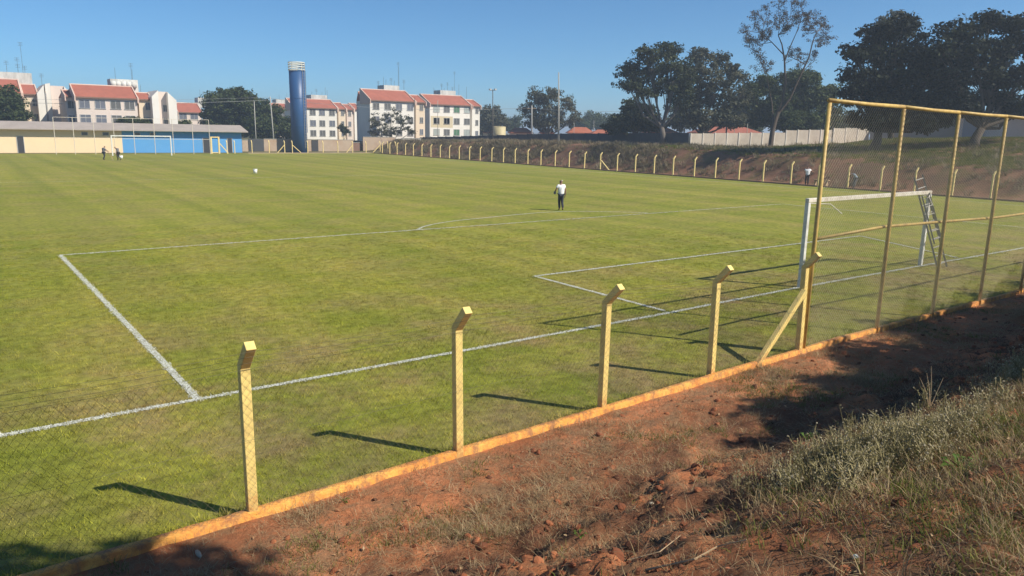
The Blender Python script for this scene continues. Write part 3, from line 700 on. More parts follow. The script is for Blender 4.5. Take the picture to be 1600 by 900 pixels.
# ------------------------------------------------------------------ walls on top of the side bank
WX = 58.
def hpt(px, t):
    d = ray(px, 210); return CAM + d*t
def sidewall(name, label, p0, p1, px0, px1, tops, mat, postmat, step=2.0, th=.12, drop=2.9):
    """panel wall from p0 to p1 (xy); tops [(px,py)] of its upper edge as seen along the wall"""
    p0 = np.array(p0[:2], float); p1 = np.array(p1[:2], float); L = np.linalg.norm(p1-p0); d = (p1-p0)/L; nn = np.array([-d[1], d[0]])
    def where(px, py):
        r_ = ray(px, py); A = np.array([[r_[0], -d[0]], [r_[1], -d[1]]]); tt, ss = np.linalg.solve(A, p0-CAM[:2]); return ss, CAM[2]+r_[2]*tt
    q = sorted(where(*t_) for t_ in tops); qs = [v[0] for v in q]; qz = [v[1] for v in q]
    o = tag(empty(name, (*((p0+p1)/2), float(np.interp(L/2, qs, qz))-2)), label, 'wall'); n_ = max(1, int(round(L/step))); ed = np.linspace(0, L, n_+1); ax = np.array([[d[0], nn[0], 0], [d[1], nn[1], 0], [0, 0, 1.]])
    for i in range(n_):
        a, b_ = ed[i], ed[i+1]; z = float(np.interp((a+b_)/2, qs, qz))+rng.normal(0, .012); c_ = p0+d*(a+b_)/2+nn*rng.normal(0, .01)
        MB().box((c_[0], c_[1], z-drop/2), (b_-a-.13, th, drop), ax=ax).build('panel', MATS[mat], o)
        c_ = p0+d*a; MB().box((c_[0], c_[1], z+.05-drop/2), (.126, th+.1, drop), ax=ax).build('panel_post', MATS[postmat], o)
    return o
paint('beige_light', (.78, .71, .61), .9, .06)
W0 = on_x(640, 210, WX); W1 = on_x(1077, 210, WX); W2 = hpt(1300, 105.5); W3 = hpt(1358, 107.); W4 = np.array([W3[0]+1.5, W3[1]-40, 0])
sidewall('shaded_wall', 'long panel wall coloured dark for its shade, on top of the bank before the red roofs', W0, W1, 640, 1077, [(640, 215), (760, 212), (830, 209.5), (870, 209), (1000, 208), (1077, 207.5)], 'dark_panel', 'dark_panel', 3.0)  # same wall as the beige one, its shaded side put into the panel colour
sidewall('panel_wall', 'sunlit beige concrete panel wall behind the tall bare tree', W1+np.array([.2, -.1, 0]), W2, 1078, 1300, [(1078, 208), (1100, 208.5), (1221, 207.5), (1222, 203.5), (1300, 203)], 'beige_block', 'beige_light', 1.7)
sidewall('panel_wall', 'pale beige wall section beside the dark tree trunks', W2+np.array([.15, -.1, 0]), W3, 1301, 1358, [(1300, 200.5), (1358, 200)], 'beige_block', 'beige_light', 1.7)
sidewall('shaded_wall', 'grey panel wall in the shade behind the large dark trees', W3+np.array([.1, -.2, 0]), W4, 1359, 1700, [(1359, 202), (1410, 201), (1480, 198.5), (1600, 197), (1700, 196)], 'grey_wall', 'grey_wall', 2.6)

# ------------------------------------------------------------------ apartment blocks
def X_(px, y, py=190): return on_y(px, py, y)[0]
def window(parent, x, y, z, wd, ht, pane):
    fr = MB(); t_ = .07; d = .06
    fr.box2((x-wd/2, y-d, z-ht/2), (x-wd/2+t_, y+.02, z+ht/2)).box2((x+wd/2-t_, y-d, z-ht/2), (x+wd/2, y+.02, z+ht/2))
    fr.box2((x-wd/2+t_, y-d, z+ht/2-t_), (x+wd/2-t_, y+.02, z+ht/2)).box2((x-wd/2-.05, y-d-.06, z-ht/2-.06), (x+wd/2+.05, y+.02, z-ht/2-.002))
    fr.box2((x-.03, y-d+.01, z-ht/2), (x+.03, y+.02, z+ht/2-t_))
    w_ = fr.build('window', MATS['frame_grey'], parent)
    MB().box2((x-wd/2+t_, y-.012, z-ht/2), (x+wd/2-t_, y+.03, z+ht/2-t_)).build('pane', MATS[pane], w_)
def segment(parent, Y, pa, pb, back, depth, zb, ze, zr, wallmat, wins, rows, wsize, panes, roof=True, ridge=4.0, rake=True):
    """one straight piece of a block: wall, roof slope, raking parapets, windows"""
    y = Y+back; xa, xb = X_(pa, y), X_(pb, y)
    MB().box2((xa, y, zb), (xb, y+depth, ze)).build('wall', MATS[wallmat], parent)
    if roof:
        ov = .35
        MB().prism([(xa+.02, y-ov, ze+.02), (xa+.02, y-ov, ze+.16), (xa+.02, y+ridge, zr), (xa+.02, y+depth, ze+.16), (xa+.02, y+depth, ze+.02)], (xb-xa-.04, 0, 0)).build('roof', MATS['red_tile'], parent)
        MB().tube([(xa+.02, y+ridge, zr+.03), (xb-.02, y+ridge, zr+.03)], .14, 6).build('ridge_cap', MATS['roof_edge'], parent)
        MB().box2((xa+.02, y-ov-.05, ze-.06), (xb-.02, y-ov-.003, ze+.15)).build('gutter', MATS['brown_block'], parent)
        if rake:
            for x in (xa-.17, xb+.003):
                MB().prism([(x, y-ov-.12, ze-.6), (x, y-ov-.12, ze+.26), (x, y+ridge, zr+.16), (x, y+ridge+.3, zr+.16), (x, y+ridge+.3, ze-.6)], (.17, 0, 0)).build('raking_parapet', MATS['roof_edge'], parent)
    for i, wpx in enumerate(wins):
        x = X_(wpx, y)
        for j, z in enumerate(rows): window(parent, x, y, z, wsize[0], wsize[1], panes[(i*3+j*2+int(wpx)) % len(panes)])
def rooftank(parent, Y, pa, pb, pt, pbm, ant, depth=3.):
    a = on_y(pa, pt, Y); b_ = on_y(pb, pt, Y); zb = on_y((pa+pb)/2, pbm, Y)[2]-1.2
    MB().box2((a[0], Y, zb), (b_[0], Y+depth, (a[2]+b_[2])/2)).build('roof_tank', MATS['roof_tank'], parent)
    for px, py in ant:
        p = on_y(px, py, Y+1); MB().tube([(p[0], Y+1, zb), (p[0], Y+1, p[2])], .025, 5).build('antenna', MATS['pole_dark'], parent)
        if rng.uniform() < .6:
            for q in (.05, .3, .55):
                MB().tube([(p[0]-.35, Y+1, p[2]-q), (p[0]+.35, Y+1, p[2]-q)], .018, 4).build('antenna_arm', MATS['pole_dark'], parent)
def zs(Y, px, py): return on_y(px, py, Y)[2]
DK = ['pane_dark', 'pane_dark', 'pane_blue']
# F: white flats in the centre
def flatF():
    Y = 129.; o = tag(empty('apartment_block', (X_(610, Y), Y, .5)), 'white flats behind the thin leafy tree, centre of the photo', 'apartment block')
    ze = zs(Y, 600, 158); zr = zs(Y+4, 600, 141); rows = [zs(Y, 612, v) for v in (166.5, 187, 207)]; rw = [zs(Y+1.5, 658, v) for v in (168, 187.5, 206)]
    segment(o, Y, 578.5, 647, 0, 5.4, 0, ze, zr, 'white_wall', [588, 606, 623.5, 641], rows, (1.45, 1.25), DK)
    segment(o, Y, 650, 664, 1.5, 3.9, 0, ze, zr-.7, 'cream_wall', [658.5], rw, (.85, 1.15), DK, ridge=3.2)
    segment(o, Y, 565.5, 573, 4.0, 2.4, 0, ze, zr-.5, 'pink_wall', [], rows, (.85, 1.15), DK, ridge=1.6, rake=False)
    rooftank(o, Y+5.2, 600, 624, 133.5, 141, [(599, 120), (603, 124), (623, 104), (622, 97), (631, 125), (591, 127), (611, 122), (616, 126)])
flatF()
def flatG():
    Y = 137.; o = tag(empty('apartment_block', (X_(707, Y), Y, .5)), 'white flats with a beige patch, beside the poles right of the thin tree', 'apartment block')
    ze = zs(Y, 700, 164.5); zr = zs(Y+4, 700, 149.5); rows = [zs(Y, 700, v) for v in (170.5, 189, 206.5)]; rw = [zs(Y+1.5, 744, v) for v in (173, 191.5, 208.5)]
    segment(o, Y, 671.5, 734, 0, 5.4, 0, ze, zr, 'white_wall', [682, 698, 713.5, 729.5], rows, (1.6, 1.35), ['pane_dark', 'pane_dark', 'pane_pale', 'pane_green'])
    a, b_ = X_(673, Y), X_(707.5, Y); MB().box2((a, Y-.012, rows[1]-1.5), (b_, Y-.002, rows[1]+1.0)).build('painted_patch', MATS['beige_panel'], o)
    segment(o, Y, 737.5, 749.5, 1.5, 3.9, 0, ze, zr-.7, 'white_wall', [745], rw, (.85, 1.2), DK, ridge=3.2)
    pass
    rooftank(o, Y+5.2, 688, 712, 141.5, 149.5, [(690, 131), (699, 129), (710, 112), (707, 136), (717, 132), (729, 136), (678, 137), (694, 138)])
flatG()
def flatE():
    Y = 165.; o = tag(empty('apartment_block', (X_(510, Y), Y, .5)), 'white and cream flats just right of the blue water tower', 'apartment block')
    ze = zs(Y, 510, 170); zr = zs(Y+4, 505, 156); rows = [zs(Y, 505, v) for v in (175.5, 192.5, 208)]
    segment(o, Y, 458, 526.5, 0, 5.4, 0, ze, zr, 'white_wall', [473, 489, 503.5, 519], rows, (1.5, 1.4), DK)
    segment(o, Y, 529, 540, 1.5, 3.9, 0, ze, zr-.6, 'cream_wall', [535.5], rows, (.8, 1.2), DK, ridge=3.2)
    segment(o, Y, 542, 552, 4, 3.9, 0, ze, zr-.8, 'pink_wall', [546.5], rows, (.8, 1.2), DK, ridge=3.2)
    segment(o, Y, 554, 563, 4.5, 3.9, 0, ze+.1, zr-.5, 'white_wall', [], rows, (.8, 1.2), DK, ridge=3.2)
    rooftank(o, Y+5.2, 486, 511, 148.5, 156, [(487, 143), (494, 139), (503, 144), (508, 136), (511, 141)])
flatE()
def flatD():
    Y = 195.; o = tag(empty('apartment_block', (X_(440, Y), Y, .5)), 'red roof end of flats between dark trees and blue water tower', 'apartment block')
    ze = zs(Y, 445, 175); zr = zs(Y+4, 440, 162); rows = [zs(Y, 445, v) for v in (181, 196)]
    segment(o, Y, 430, 453, 0, 5, 0, ze, zr, 'pink_wall', [434, 442], rows, (1.4, 1.3), DK)
    rooftank(o, Y+5.2, 431, 452, 155.5, 161, [(436, 148), (448, 146)])
flatD()
def flatC():
    Y = 175.; o = tag(empty('apartment_block', (X_(298, Y), Y, .5)), 'flats with red roof half hidden by the round dark trees', 'apartment block')
    ze = zs(Y, 300, 176.5); zr = zs(Y+4, 300, 161.5); rows = [zs(Y, 300, v) for v in (182, 200)]
    segment(o, Y, 279, 316, 0, 10, 0, ze, zr, 'pink_wall', [286.5, 304], rows, (1.7, 1.4), ['pane_blue'])
    rooftank(o, Y+5.2, 309, 322, 152.5, 160, [(312, 140), (318, 143)])
flatC()
def flatB():
    Y = 128.; o = tag(empty('apartment_block', (X_(190, Y), Y, .5)), 'large cream flats with four bays behind the cream and blue building', 'apartment block')
    ze = zs(Y, 170, 154); zr = zs(Y+4, 170, 134.5); rows = [zs(Y, 170, v) for v in (163.5, 186)]
    segment(o, Y, 121, 216.5, 0, 11, 0, ze, zr, 'pink_wall', [134.5, 159, 183, 204.5], rows, (1.55, 1.3), ['pane_blue', 'pane_dark'])
    segment(o, Y, 219, 239.5, 1.3, 9, 0, ze, zr-.9, 'cream_wall', [233], [zs(Y+1.3, 233, v) for v in (166, 189)], (.85, 1.2), DK, ridge=3.2)
    segment(o, Y, 106, 119, 2.6, 9, 0, ze+.1, zr-.9, 'pink_wall', [114.5], [zs(Y+2.6, 114, v) for v in (163, 186)], (1.2, 1.2), DK, ridge=3.4)
    def pier(pa, pb, pl, pr, back, d):
        y = Y+back; xa, xb = X_(pa, y), X_(pb, y); zl, z_r = zs(y, pa, pl), zs(y, pb, pr)
        MB().prism([(xa, y, 0), (xb, y, 0), (xb, y, z_r), (xa, y, zl)], (0, d, 0)).build('end_wall', MATS['white_wall'], o)
    pier(240, 250.5, 151, 141, -.5, 8); pier(265, 278, 144, 157, .3, 8)  # white against the pinkish wall: sun on the end faces put into the colour
    y = Y+1.6; xa, xb = X_(250.5, y), X_(265, y)
    MB().box2((xa, y, 0), (xb, y+8, zs(y, 258, 143.5))).build('wall', MATS['pink_wall'], o)
    for v in (169, 189.5): window(o, X_(259.5, y), y, zs(y, 259, v), .7, 1.1, 'pane_dark')
    rooftank(o, Y+5.5, 172, 215, 124, 133.5, [(179, 106), (204, 99), (206, 108), (219, 132)])
    for k in range(5):
        x = X_(176+k*8, Y+5.4, 128); MB().tube([(x, Y+5.2, zs(Y+5.4, 180, 133)-.3), (x, Y+5.2, zs(Y+5.4, 180, 127))], [.5, .42], 10).build('water_drum', MATS['roof_tank'], o, True)
flatB()
def flatA():
    Y = 140.; o = tag(empty('apartment_block', (X_(30, Y), Y, .5)), 'white flats at the left edge with walled roof tank', 'apartment block')
    ze = zs(Y, 25, 147); zr = zs(Y+4, 30, 125); rows = [zs(Y, 50, v) for v in (159, 183.5)]
    segment(o, Y, -60, 37, 0, 11, 0, ze, zr, 'cream_wall', [-30, -12, 8, 26], rows, (1.5, 1.3), DK)
    segment(o, Y, 41, 62, 1.2, 9, 0, ze, zr-.7, 'cream_wall', [58.5], rows, (.9, 1.25), DK, ridge=3.4)
    def pier(pa, pb, pl, pr, back, d, mt):
        y = Y+back; xa, xb = X_(pa, y), X_(pb, y); MB().prism([(xa, y, 0), (xb, y, 0), (xb, y, zs(y, pb, pr)), (xa, y, zs(y, pa, pl))], (0, d, 0)).build('end_wall', MATS[mt], o)
    pier(62.5, 74, 146, 133, -.4, 9, 'white_wall'); pier(76, 84, 131.5, 130, .3, 9, 'white_wall'); pier(84.2, 105, 134, 135, 1.5, 8, 'pink_wall'); pier(105.2, 110, 135, 141, 1.2, 8, 'white_wall')  # sunlit end faces rendered as whiter paint beside the pink piece
    for v in (160, 184): window(o, X_(101, Y+1.5), Y+1.5, zs(Y+1.5, 101, v), 1.0, 1.2, 'pane_dark')
    x = X_(75, Y+.2); MB().tube([(x, Y-.35, 0), (x, Y-.35, zs(Y, 75, 146))], .12, 8).build('drain_pipe', MATS['grey_wall'], o)
    rooftank(o, Y+5.5, -8, 49, 113, 124, [(9, 95), (26, 90), (27, 100), (38, 103), (64, 115), (31, 66)])
flatA()

# ------------------------------------------------------------------ low red-roofed houses behind the side wall
def house(label, pa, pb, ye, yr, dep, wallmat='cream_wall', roofmat='orange_tile', gable=False):
    a = at(pa, ye, dep); b_ = at(pb, ye+(pb-pa)*.018, dep); x = (b_-a); L = np.linalg.norm(x[:2]); ang = math.atan2(x[1], x[0])
    zr = at((pa+pb)/2, yr, dep)[2]-a[2]; z0 = a[2]; D = 7.; gz_ = .8
    o = tag(empty('house', (a[0], a[1], gz_)), label, 'house')
    c_, s_ = math.cos(ang), math.sin(ang); T = lambda p: (a[0]+c_*p[0]-s_*p[1], a[1]+s_*p[0]+c_*p[1], p[2])
    mb = MB(); mb.prism([T((.4, .4, gz_-.5)), T((L-.4, .4, gz_-.5)), T((L-.4, D-.4, gz_-.5)), T((.4, D-.4, gz_-.5))], (0, 0, z0-gz_+.45)).build('wall', MATS[wallmat], o)
    h = max(zr, .5); i_ = 0. if gable else min(L*.28, 2.5)
    V = [T(p) for p in ((0, 0, z0), (L, 0, z0), (L, D, z0), (0, D, z0), (i_, D/2, z0+h), (L-i_, D/2, z0+h), (0, 0, z0-.12), (L, 0, z0-.12), (L, D, z0-.12), (0, D, z0-.12))]
    mb = MB(); mb.v = V; mb.f = [(0, 1, 5, 4), (1, 2, 5), (2, 3, 4, 5), (3, 0, 4), (6, 7, 1, 0), (7, 8, 2, 1), (8, 9, 3, 2), (9, 6, 0, 3), (9, 8, 7, 6)]
    mb.build('roof', MATS[roofmat], o)
    return o
house('low house with red roof between the yellow tank and the sparse grey tree', 793, 834, 207, 199.5, 150)
house('low house with red roof below the sparse grey tree, left of the tall pole', 843, 866, 207.5, 200.5, 150)
house('wide low red roofed house right of the tall pole', 887, 930, 207, 198.5, 150)
house('low red roof just left of the large dark tree group', 925, 966, 208.5, 202.5, 140)
house('red roof seen behind the forked trunk of the tall dark tree', 1012, 1062, 206.5, 199, 135, 'brown_block', 'red_tile')
house('long dark red roof above the left part of the beige wall', 1088, 1196, 207, 198, 125, 'brown_block', 'red_tile')
house('small red roof right beside the white flats', 752, 772, 207, 202, 190)
p = at(780, 214, 165)
o = tag(empty('yellow_tank', (p[0], p[1], 1)), 'pale yellow round tank behind the dark wall', 'tank'); zt2 = at(780, 198, 165)[2]
MB().tube([(p[0], p[1], 0), (p[0], p[1], zt2)], 1.4, 20).build('drum', MATS['yellow_tank'], o, True)
MB().tube([(p[0], p[1], zt2+.002), (p[0], p[1], zt2+.1)], [1.43, 1.1], 20).build('lid', MATS['yellow_tank'], o)
# pale outbuilding behind the right hand trees
def outbuilding():
    o = tag(empty('outbuilding', (66, 24, 3.5)), 'white and light blue building behind the wall and dark tree at right', 'building'); X0 = 82.
    y = lambda px: on_x(px, 190, X0)[1]; z = lambda px, py: on_x(px, py, X0)[2]
    MB().box2((X0, y(1620), 2), (X0+6, y(1496), z(1540, 179))).build('wall', MATS['white_wall'], o)
    MB().box2((X0-1, y(1640), z(1540, 178.9)), (X0+6.5, y(1480), z(1540, 178.9)+.18)).build('roof', MATS['grey_wall'], o)
    MB().box2((X0-.06, y(1541), 2.5), (X0-.003, y(1506), z(1520, 183))).build('blue_panel', MATS['cloth_blue'], o)
    for k in range(8):
        zz = z(1550, 195)-.2+k*.26; MB().box2((X0-.10, y(1561)+.05, zz), (X0-.003, y(1544), zz+.2)).build('louvre', MATS['beige_panel'], o)
outbuilding()

# ------------------------------------------------------------------ poles and lines
def pole(name, label, px, pyb, pyt, dep, r=(.16, .11), mat='concrete', arm=None, lamp=False, lean=0):
    a = at(px, pyb, dep); tp = at(px+lean, pyt, dep); gzz = float(ground_at(a[0], a[1])); o = tag(empty(name, (a[0], a[1], gzz)), label, 'pole')
    MB().tube([(a[0], a[1], gzz-.5), ((a[0]+tp[0])/2, (a[1]+tp[1])/2, (gzz+tp[2])/2), (tp[0], tp[1], tp[2])], [r[0], (r[0]+r[1])/2, r[1]], 8).build('shaft', MATS[mat], o, True)
    if arm: MB().bar(tp+RT*-arm+np.array([0, 0, -.5]), tp+RT*arm+np.array([0, 0, -.5]), .10).build('cross_arm', MATS['wood'], o)
    if lamp:
        for s_ in (-1, 1): MB().box(tp+RT*s_*.45+np.array([0, 0, .02]), (.4, .3, .25)).build('floodlight', MATS['frame_grey'], o)
        MB().bar(tp-RT*.5-np.array([0, 0, .12]), tp+RT*.5-np.array([0, 0, .12]), .07).build('lamp_bar', MATS['pole_dark'], o)
    return tp
tops = {}
tops['a'] = pole('utility_pole', 'leaning pale concrete pole in front of the round dark trees', 428, 217, 151, 138, (.12, .09), lean=-6)
tops['b'] = pole('utility_pole', 'thinner concrete pole in front of the trees, left of the leaning one', 400, 220, 158, 137, (.10, .07), lean=-3)
pole('floodlight_pole', 'thin dark floodlight pole between the white flats and the yellow tank', 770, 214, 140, 132, (.09, .07), 'pole_dark', lamp=True)
tops['c'] = pole('utility_pole', 'concrete pole in front of the sparse grey tree', 831, 212, 165, 135, (.15, .11), arm=.8)
pole('tall_pole', 'tallest slim tapering pole standing against the sky by the dark wall', 873, 217, 113, 108, (.15, .07), 'concrete')
pole('thin_pole', 'thin pale pole in front of the flats with the beige patch', 684, 212, 157, 165, (.08, .06), 'concrete')
pole('thin_pole', 'thin dark pole with a box by the right wing of the central flats', 648, 216, 152, 150, (.09, .06), 'pole_dark')
tops['d'] = pole('utility_pole', 'pale pole among the dark trees above the beige wall', 1136, 207, 162, 118, (.14, .1))
for i, (px, py0, py1, dep, lab) in enumerate([(897, 207, 192, 145, 'short thin post by the wide red roof'), (928, 208, 188, 145, 'thin post right of the wide red roof'), (1030, 208, 196, 128, 'thin white post before the forked dark tree'), (1148, 207, 192, 120, 'thin post above the beige wall, nearest the pale pole'), (1168, 207, 193, 120, 'thin post above the beige wall near the tall bare tree')]):
    pole('thin_post', lab, px, py0, py1, dep, (.05, .04), 'concrete')
def cable(name, label, p, q, sag=.6, r=.012):
    p = np.array(p); q = np.array(q); pts = [p+(q-p)*a-np.array([0, 0, sag*4*a*(1-a)]) for a in np.linspace(0, 1, 14)]
    tag(MB().tube(pts, r, 4, False).build(name, MATS['wire_pale'] if 'wire_pale' in MATS else paint('wire_pale', (.35, .35, .34), .6), None), label, 'cable')
far_l = at(-40, 158.5, 118); far_r = at(1136, 164, 118)
cable('overhead_cable', 'thick pale cable bundle running left from the leaning pole across the flats', tops['a']+np.array([0, 0, -.6]), far_l, .5, .03)
cable('overhead_cable', 'thin cable just above the thick bundle at the left', tops['a']+np.array([0, 0, -.1]), far_l+np.array([0, 0, .55]), .4, .018)
cable('overhead_cable', 'long cable from the leaning pole past the tower to the pole by the grey tree', tops['a']+np.array([0, 0, -.3]), tops['c']+np.array([0, 0, -.4]), 1.0, .025)
cable('overhead_cable', 'cable from the pole by the grey tree towards the dark tree group', tops['c']+np.array([0, 0, -.4]), tops['d']+np.array([0, 0, -.2]), .8, .018)

# ------------------------------------------------------------------ trees
def leaves(name, centres, radii, per, size, parent, mat, flat=.65, droop=0., seed=0):
    r_ = np.random.default_rng(seed); k = len(centres); n_ = k*per
    c_ = np.repeat(centres, per, 0); rr = np.repeat(radii, per)[:, None]
    d = r_.normal(0, 1, (n_, 3)); d /= np.linalg.norm(d, axis=1)[:, None]; d *= r_.uniform(0, 1, (n_, 1))**.45
    p = c_ + d*rr*np.array([1, 1, flat]); 
    nrm = r_.normal(0, 1, (n_, 3)); nrm[:, 2] = np.abs(nrm[:, 2])+.35; nrm += d*.7; nrm /= np.linalg.norm(nrm, axis=1)[:, None]
    u = np.cross(nrm, r_.normal(0, 1, (n_, 3))); u /= np.linalg.norm(u, axis=1)[:, None]; v = np.cross(nrm, u)
    s_ = size*r_.uniform(.55, 1.35, (n_, 1)); a = u*s_*.62; b_ = v*s_*.42
    V = np.stack([p-a, p-b_*.9+a*.1, p+a, p+b_], 1).reshape(-1, 3); F = np.arange(n_*4).reshape(-1, 4)
    me = np_mesh(name, V, F, 4); tint = np.clip(np.repeat(np.repeat(r_.uniform(.1, .9, k), per)+r_.normal(0, .16, n_), 4), 0, 1)
    A = me.attributes.new('tint', 'FLOAT', 'POINT'); A.data.foreach_set('value', tint.astype(np.float32))
    return link(name, me, MATS[mat], parent)
def tree(name, label, base, dep, blobs, tr=.3, leaf=.34, mat='leaf_dark', per=56, clump=.30, dens=1., fork=.35, bark='bark', seed=1, group=None, forks=None, zbase=None, flat=.6, fill=.25, minr=.35):
    """base (px,py) of the trunk foot; blobs (px,py,rx,ry[,depth offset]) in photo pixels at depth dep"""
    r_ = np.random.default_rng(seed); s_ = dep/FPX
    b0 = at(base[0], base[1], dep); gz_ = float(ground_at(b0[0], b0[1])) if zbase is None else zbase; b0[2] = min(gz_, b0[2]+.3)-.1
    o = tag(empty(name, (b0[0], b0[1], b0[2]+.1)), label, 'tree', group)
    mb = MB(); cents = []; rads = []
    cs = [(at(q[0], q[1], dep+(q[4] if len(q) > 4 else r_.normal(0, q[2]*s_*.35))), q[2]*s_, q[3]*s_) for q in blobs]
    allc = np.array([c_[0] for c_ in cs]); top = allc.mean(0)
    fk = b0+(top-b0)*fork + r_.normal(0, .15, 3)
    mb.tube([b0, b0*.5+fk*.5+r_.normal(0, tr*.5, 3)*(1, 1, 0), fk], [tr*1.35, tr, tr*.85], 9)
    for c_, rx, rz in cs:
        mid = fk+(c_-fk)*.5 + np.array([0, 0, -.12*np.linalg.norm(c_-fk)]) + r_.normal(0, .25, 3)
        r0 = tr*.55; mb.tube([fk, mid, c_], [r0, r0*.62, r0*.3], 6, False)
        k = max(4, int(dens*11*(max(rx, rz)/max(clump*2.2, .4))**1.6)); k = min(k, 300)
        d = r_.normal(0, 1, (k, 3)); d /= np.linalg.norm(d, axis=1)[:, None]; rad = fill+(1-fill)*r_.uniform(0, 1, (k, 1))**.6
        pc = c_ + d*rad*np.array([rx, rx, rz])
        for j in range(k):
            if j % max(1, k//14) == 0:
                q = (c_+pc[j])/2+r_.normal(0, .1*rx, 3); st = c_ if r_.uniform() < .6 else mid
                mb.tube([st, q, pc[j]], [r0*.28, r0*.17, r0*.06], 4, False)
        cents.append(pc); rads.append(np.full(k, 1.)*clump*r_.uniform(.7, 1.45, k)*1.6)
    mb.build('trunk', MATS[bark], o, True)
    leaves('crown', np.vstack(cents), np.concatenate(rads), per, leaf*.85, o, mat, flat, seed=seed+50)
    return o
# left and centre
tree('broad_tree', 'green tree at the left edge in front of the white flats', (5, 195), 118, [(2, 152, 24, 20), (22, 165, 18, 16), (8, 178, 30, 15), (32, 181, 14, 8), (-25, 165, 25, 28)], .25, .36, 'leaf_mid', seed=2, clump=.5, dens=1.3, zbase=.5)
tree('bush_tree', 'low green bush peeping over the roof before the large cream flats', (190, 200), 126, [(182, 188, 14, 7), (203, 189, 16, 6), (222, 193, 14, 5)], .1, .3, 'leaf_mid', seed=3, clump=.4, zbase=.3)
tree('bush_tree', 'small green bush above the blue wall roof by the red roofed flats', (287, 202), 132, [(282, 194, 9, 5), (292, 194, 8, 5)], .1, .3, 'leaf_mid', seed=4, clump=.4, zbase=.3)
tree('broad_tree', 'big round dark green tree behind the right end of the blue building', (362, 216), 150, [(352, 160, 32, 20), (335, 185, 20, 26), (372, 155, 30, 17), (398, 172, 27, 22), (370, 188, 34, 26), (345, 205, 26, 12), (400, 200, 26, 18)], .45, .45, 'leaf_mid', seed=5, clump=.6, dens=1.7, zbase=.8)
tree('broad_tree', 'rounded dark tree left of the blue water tower', (430, 217), 152, [(424, 180, 20, 16), (440, 196, 20, 20), (415, 203, 18, 15), (452, 207, 12, 14)], .35, .45, 'leaf_mid', seed=6, clump=.6, dens=1.6, zbase=.8)
tree('sparse_tree', 'thin tree with open grey green leaves before the central flats', (618, 216), 150, [(592, 190, 16, 16), (612, 180, 15, 11), (630, 192, 16, 17), (605, 205, 16, 9), (644, 205, 9, 9), (582, 206, 8, 10)], .14, .30, 'leaf_grey', seed=7, clump=.34, dens=.42, per=30, zbase=.8, fork=.3)
tree('small_tree', 'tiny bare tree before the flats right of the water tower', (538, 216), 170, [(534, 199, 6, 6), (540, 205, 5, 7), (490, 196, 0.1, 0.1)][:2], .12, .3, 'leaf_dark', seed=8, clump=.3, dens=.8, zbase=.8)
tree('broad_tree', 'rounded grey green tree right beside the flats with the beige patch', (766, 212), 190, [(768, 180, 20, 15), (758, 195, 14, 14), (780, 196, 14, 13)], .35, .5, 'leaf_grey', seed=9, clump=.7, dens=1.4, zbase=1)
tree('spreading_tree', 'wide sparse grey tree behind the tall slim pole', (855, 211), 150, [(838, 152, 24, 13), (860, 150, 24, 12), (884, 165, 20, 17), (823, 173, 16, 12), (850, 172, 24, 14), (878, 186, 20, 12), (835, 190, 22, 10), (858, 196, 20, 9), (895, 185, 14, 12)], .35, .40, 'leaf_grey', seed=10, clump=.55, dens=.75, per=34, bark='bark_pale', zbase=1, group=None)
for i, (px, py, rx, ry, dp, lab, mt) in enumerate([(800, 192, 14, 10, 240, 'low far green tree left of the sparse grey tree', 'leaf_mid'), (915, 190, 22, 12, 240, 'far low green tree right of the sparse grey tree', 'leaf_mid'), (942, 188, 22, 12, 240, 'far low tree next to the dark tree group', 'leaf_mid'), (745, 200, 16, 9, 300, 'far low tree at the right edge of the flats', 'leaf_mid'), (560, 196, 12, 9, 200, 'dark foliage standing in for the shaded recess between two white flats', 'leaf_dark'), (1010, 196, 30, 10, 200, 'low far foliage behind the forked dark tree', 'leaf_dark'), (1068, 180, 26, 20, 135, 'dark foliage filling the gap right of the forked trunk', 'leaf_dark'), (1160, 175, 26, 24, 135, 'dark foliage between the greyish tree and the round green tree', 'leaf_dark'), (1310, 190, 22, 14, 125, 'dark foliage behind the corner of the tall fence', 'leaf_dark'), (1270, 196, 40, 12, 160, 'dark foliage low behind the beige wall', 'leaf_dark'), (1150, 194, 40, 12, 160, 'dark foliage low behind the long red roof', 'leaf_dark'), (1385, 192, 50, 14, 140, 'dark foliage low behind the big dark tree', 'leaf_dark'), (1545, 190, 70, 12, 140, 'dark low foliage behind the pale outbuilding', 'leaf_dark')]):  # the tree between two white flats is added to imitate recess shade
    tree('far_tree', lab, (px, py+ry+6), dp, [(px-rx*.5, py, rx*.6, ry), (px+rx*.4, py-ry*.2, rx*.6, ry), (px, py+ry*.5, rx, ry*.7)], .3, .5*dp/200, mt, seed=20+i, clump=.7*dp/200, dens=1.2, zbase=1)
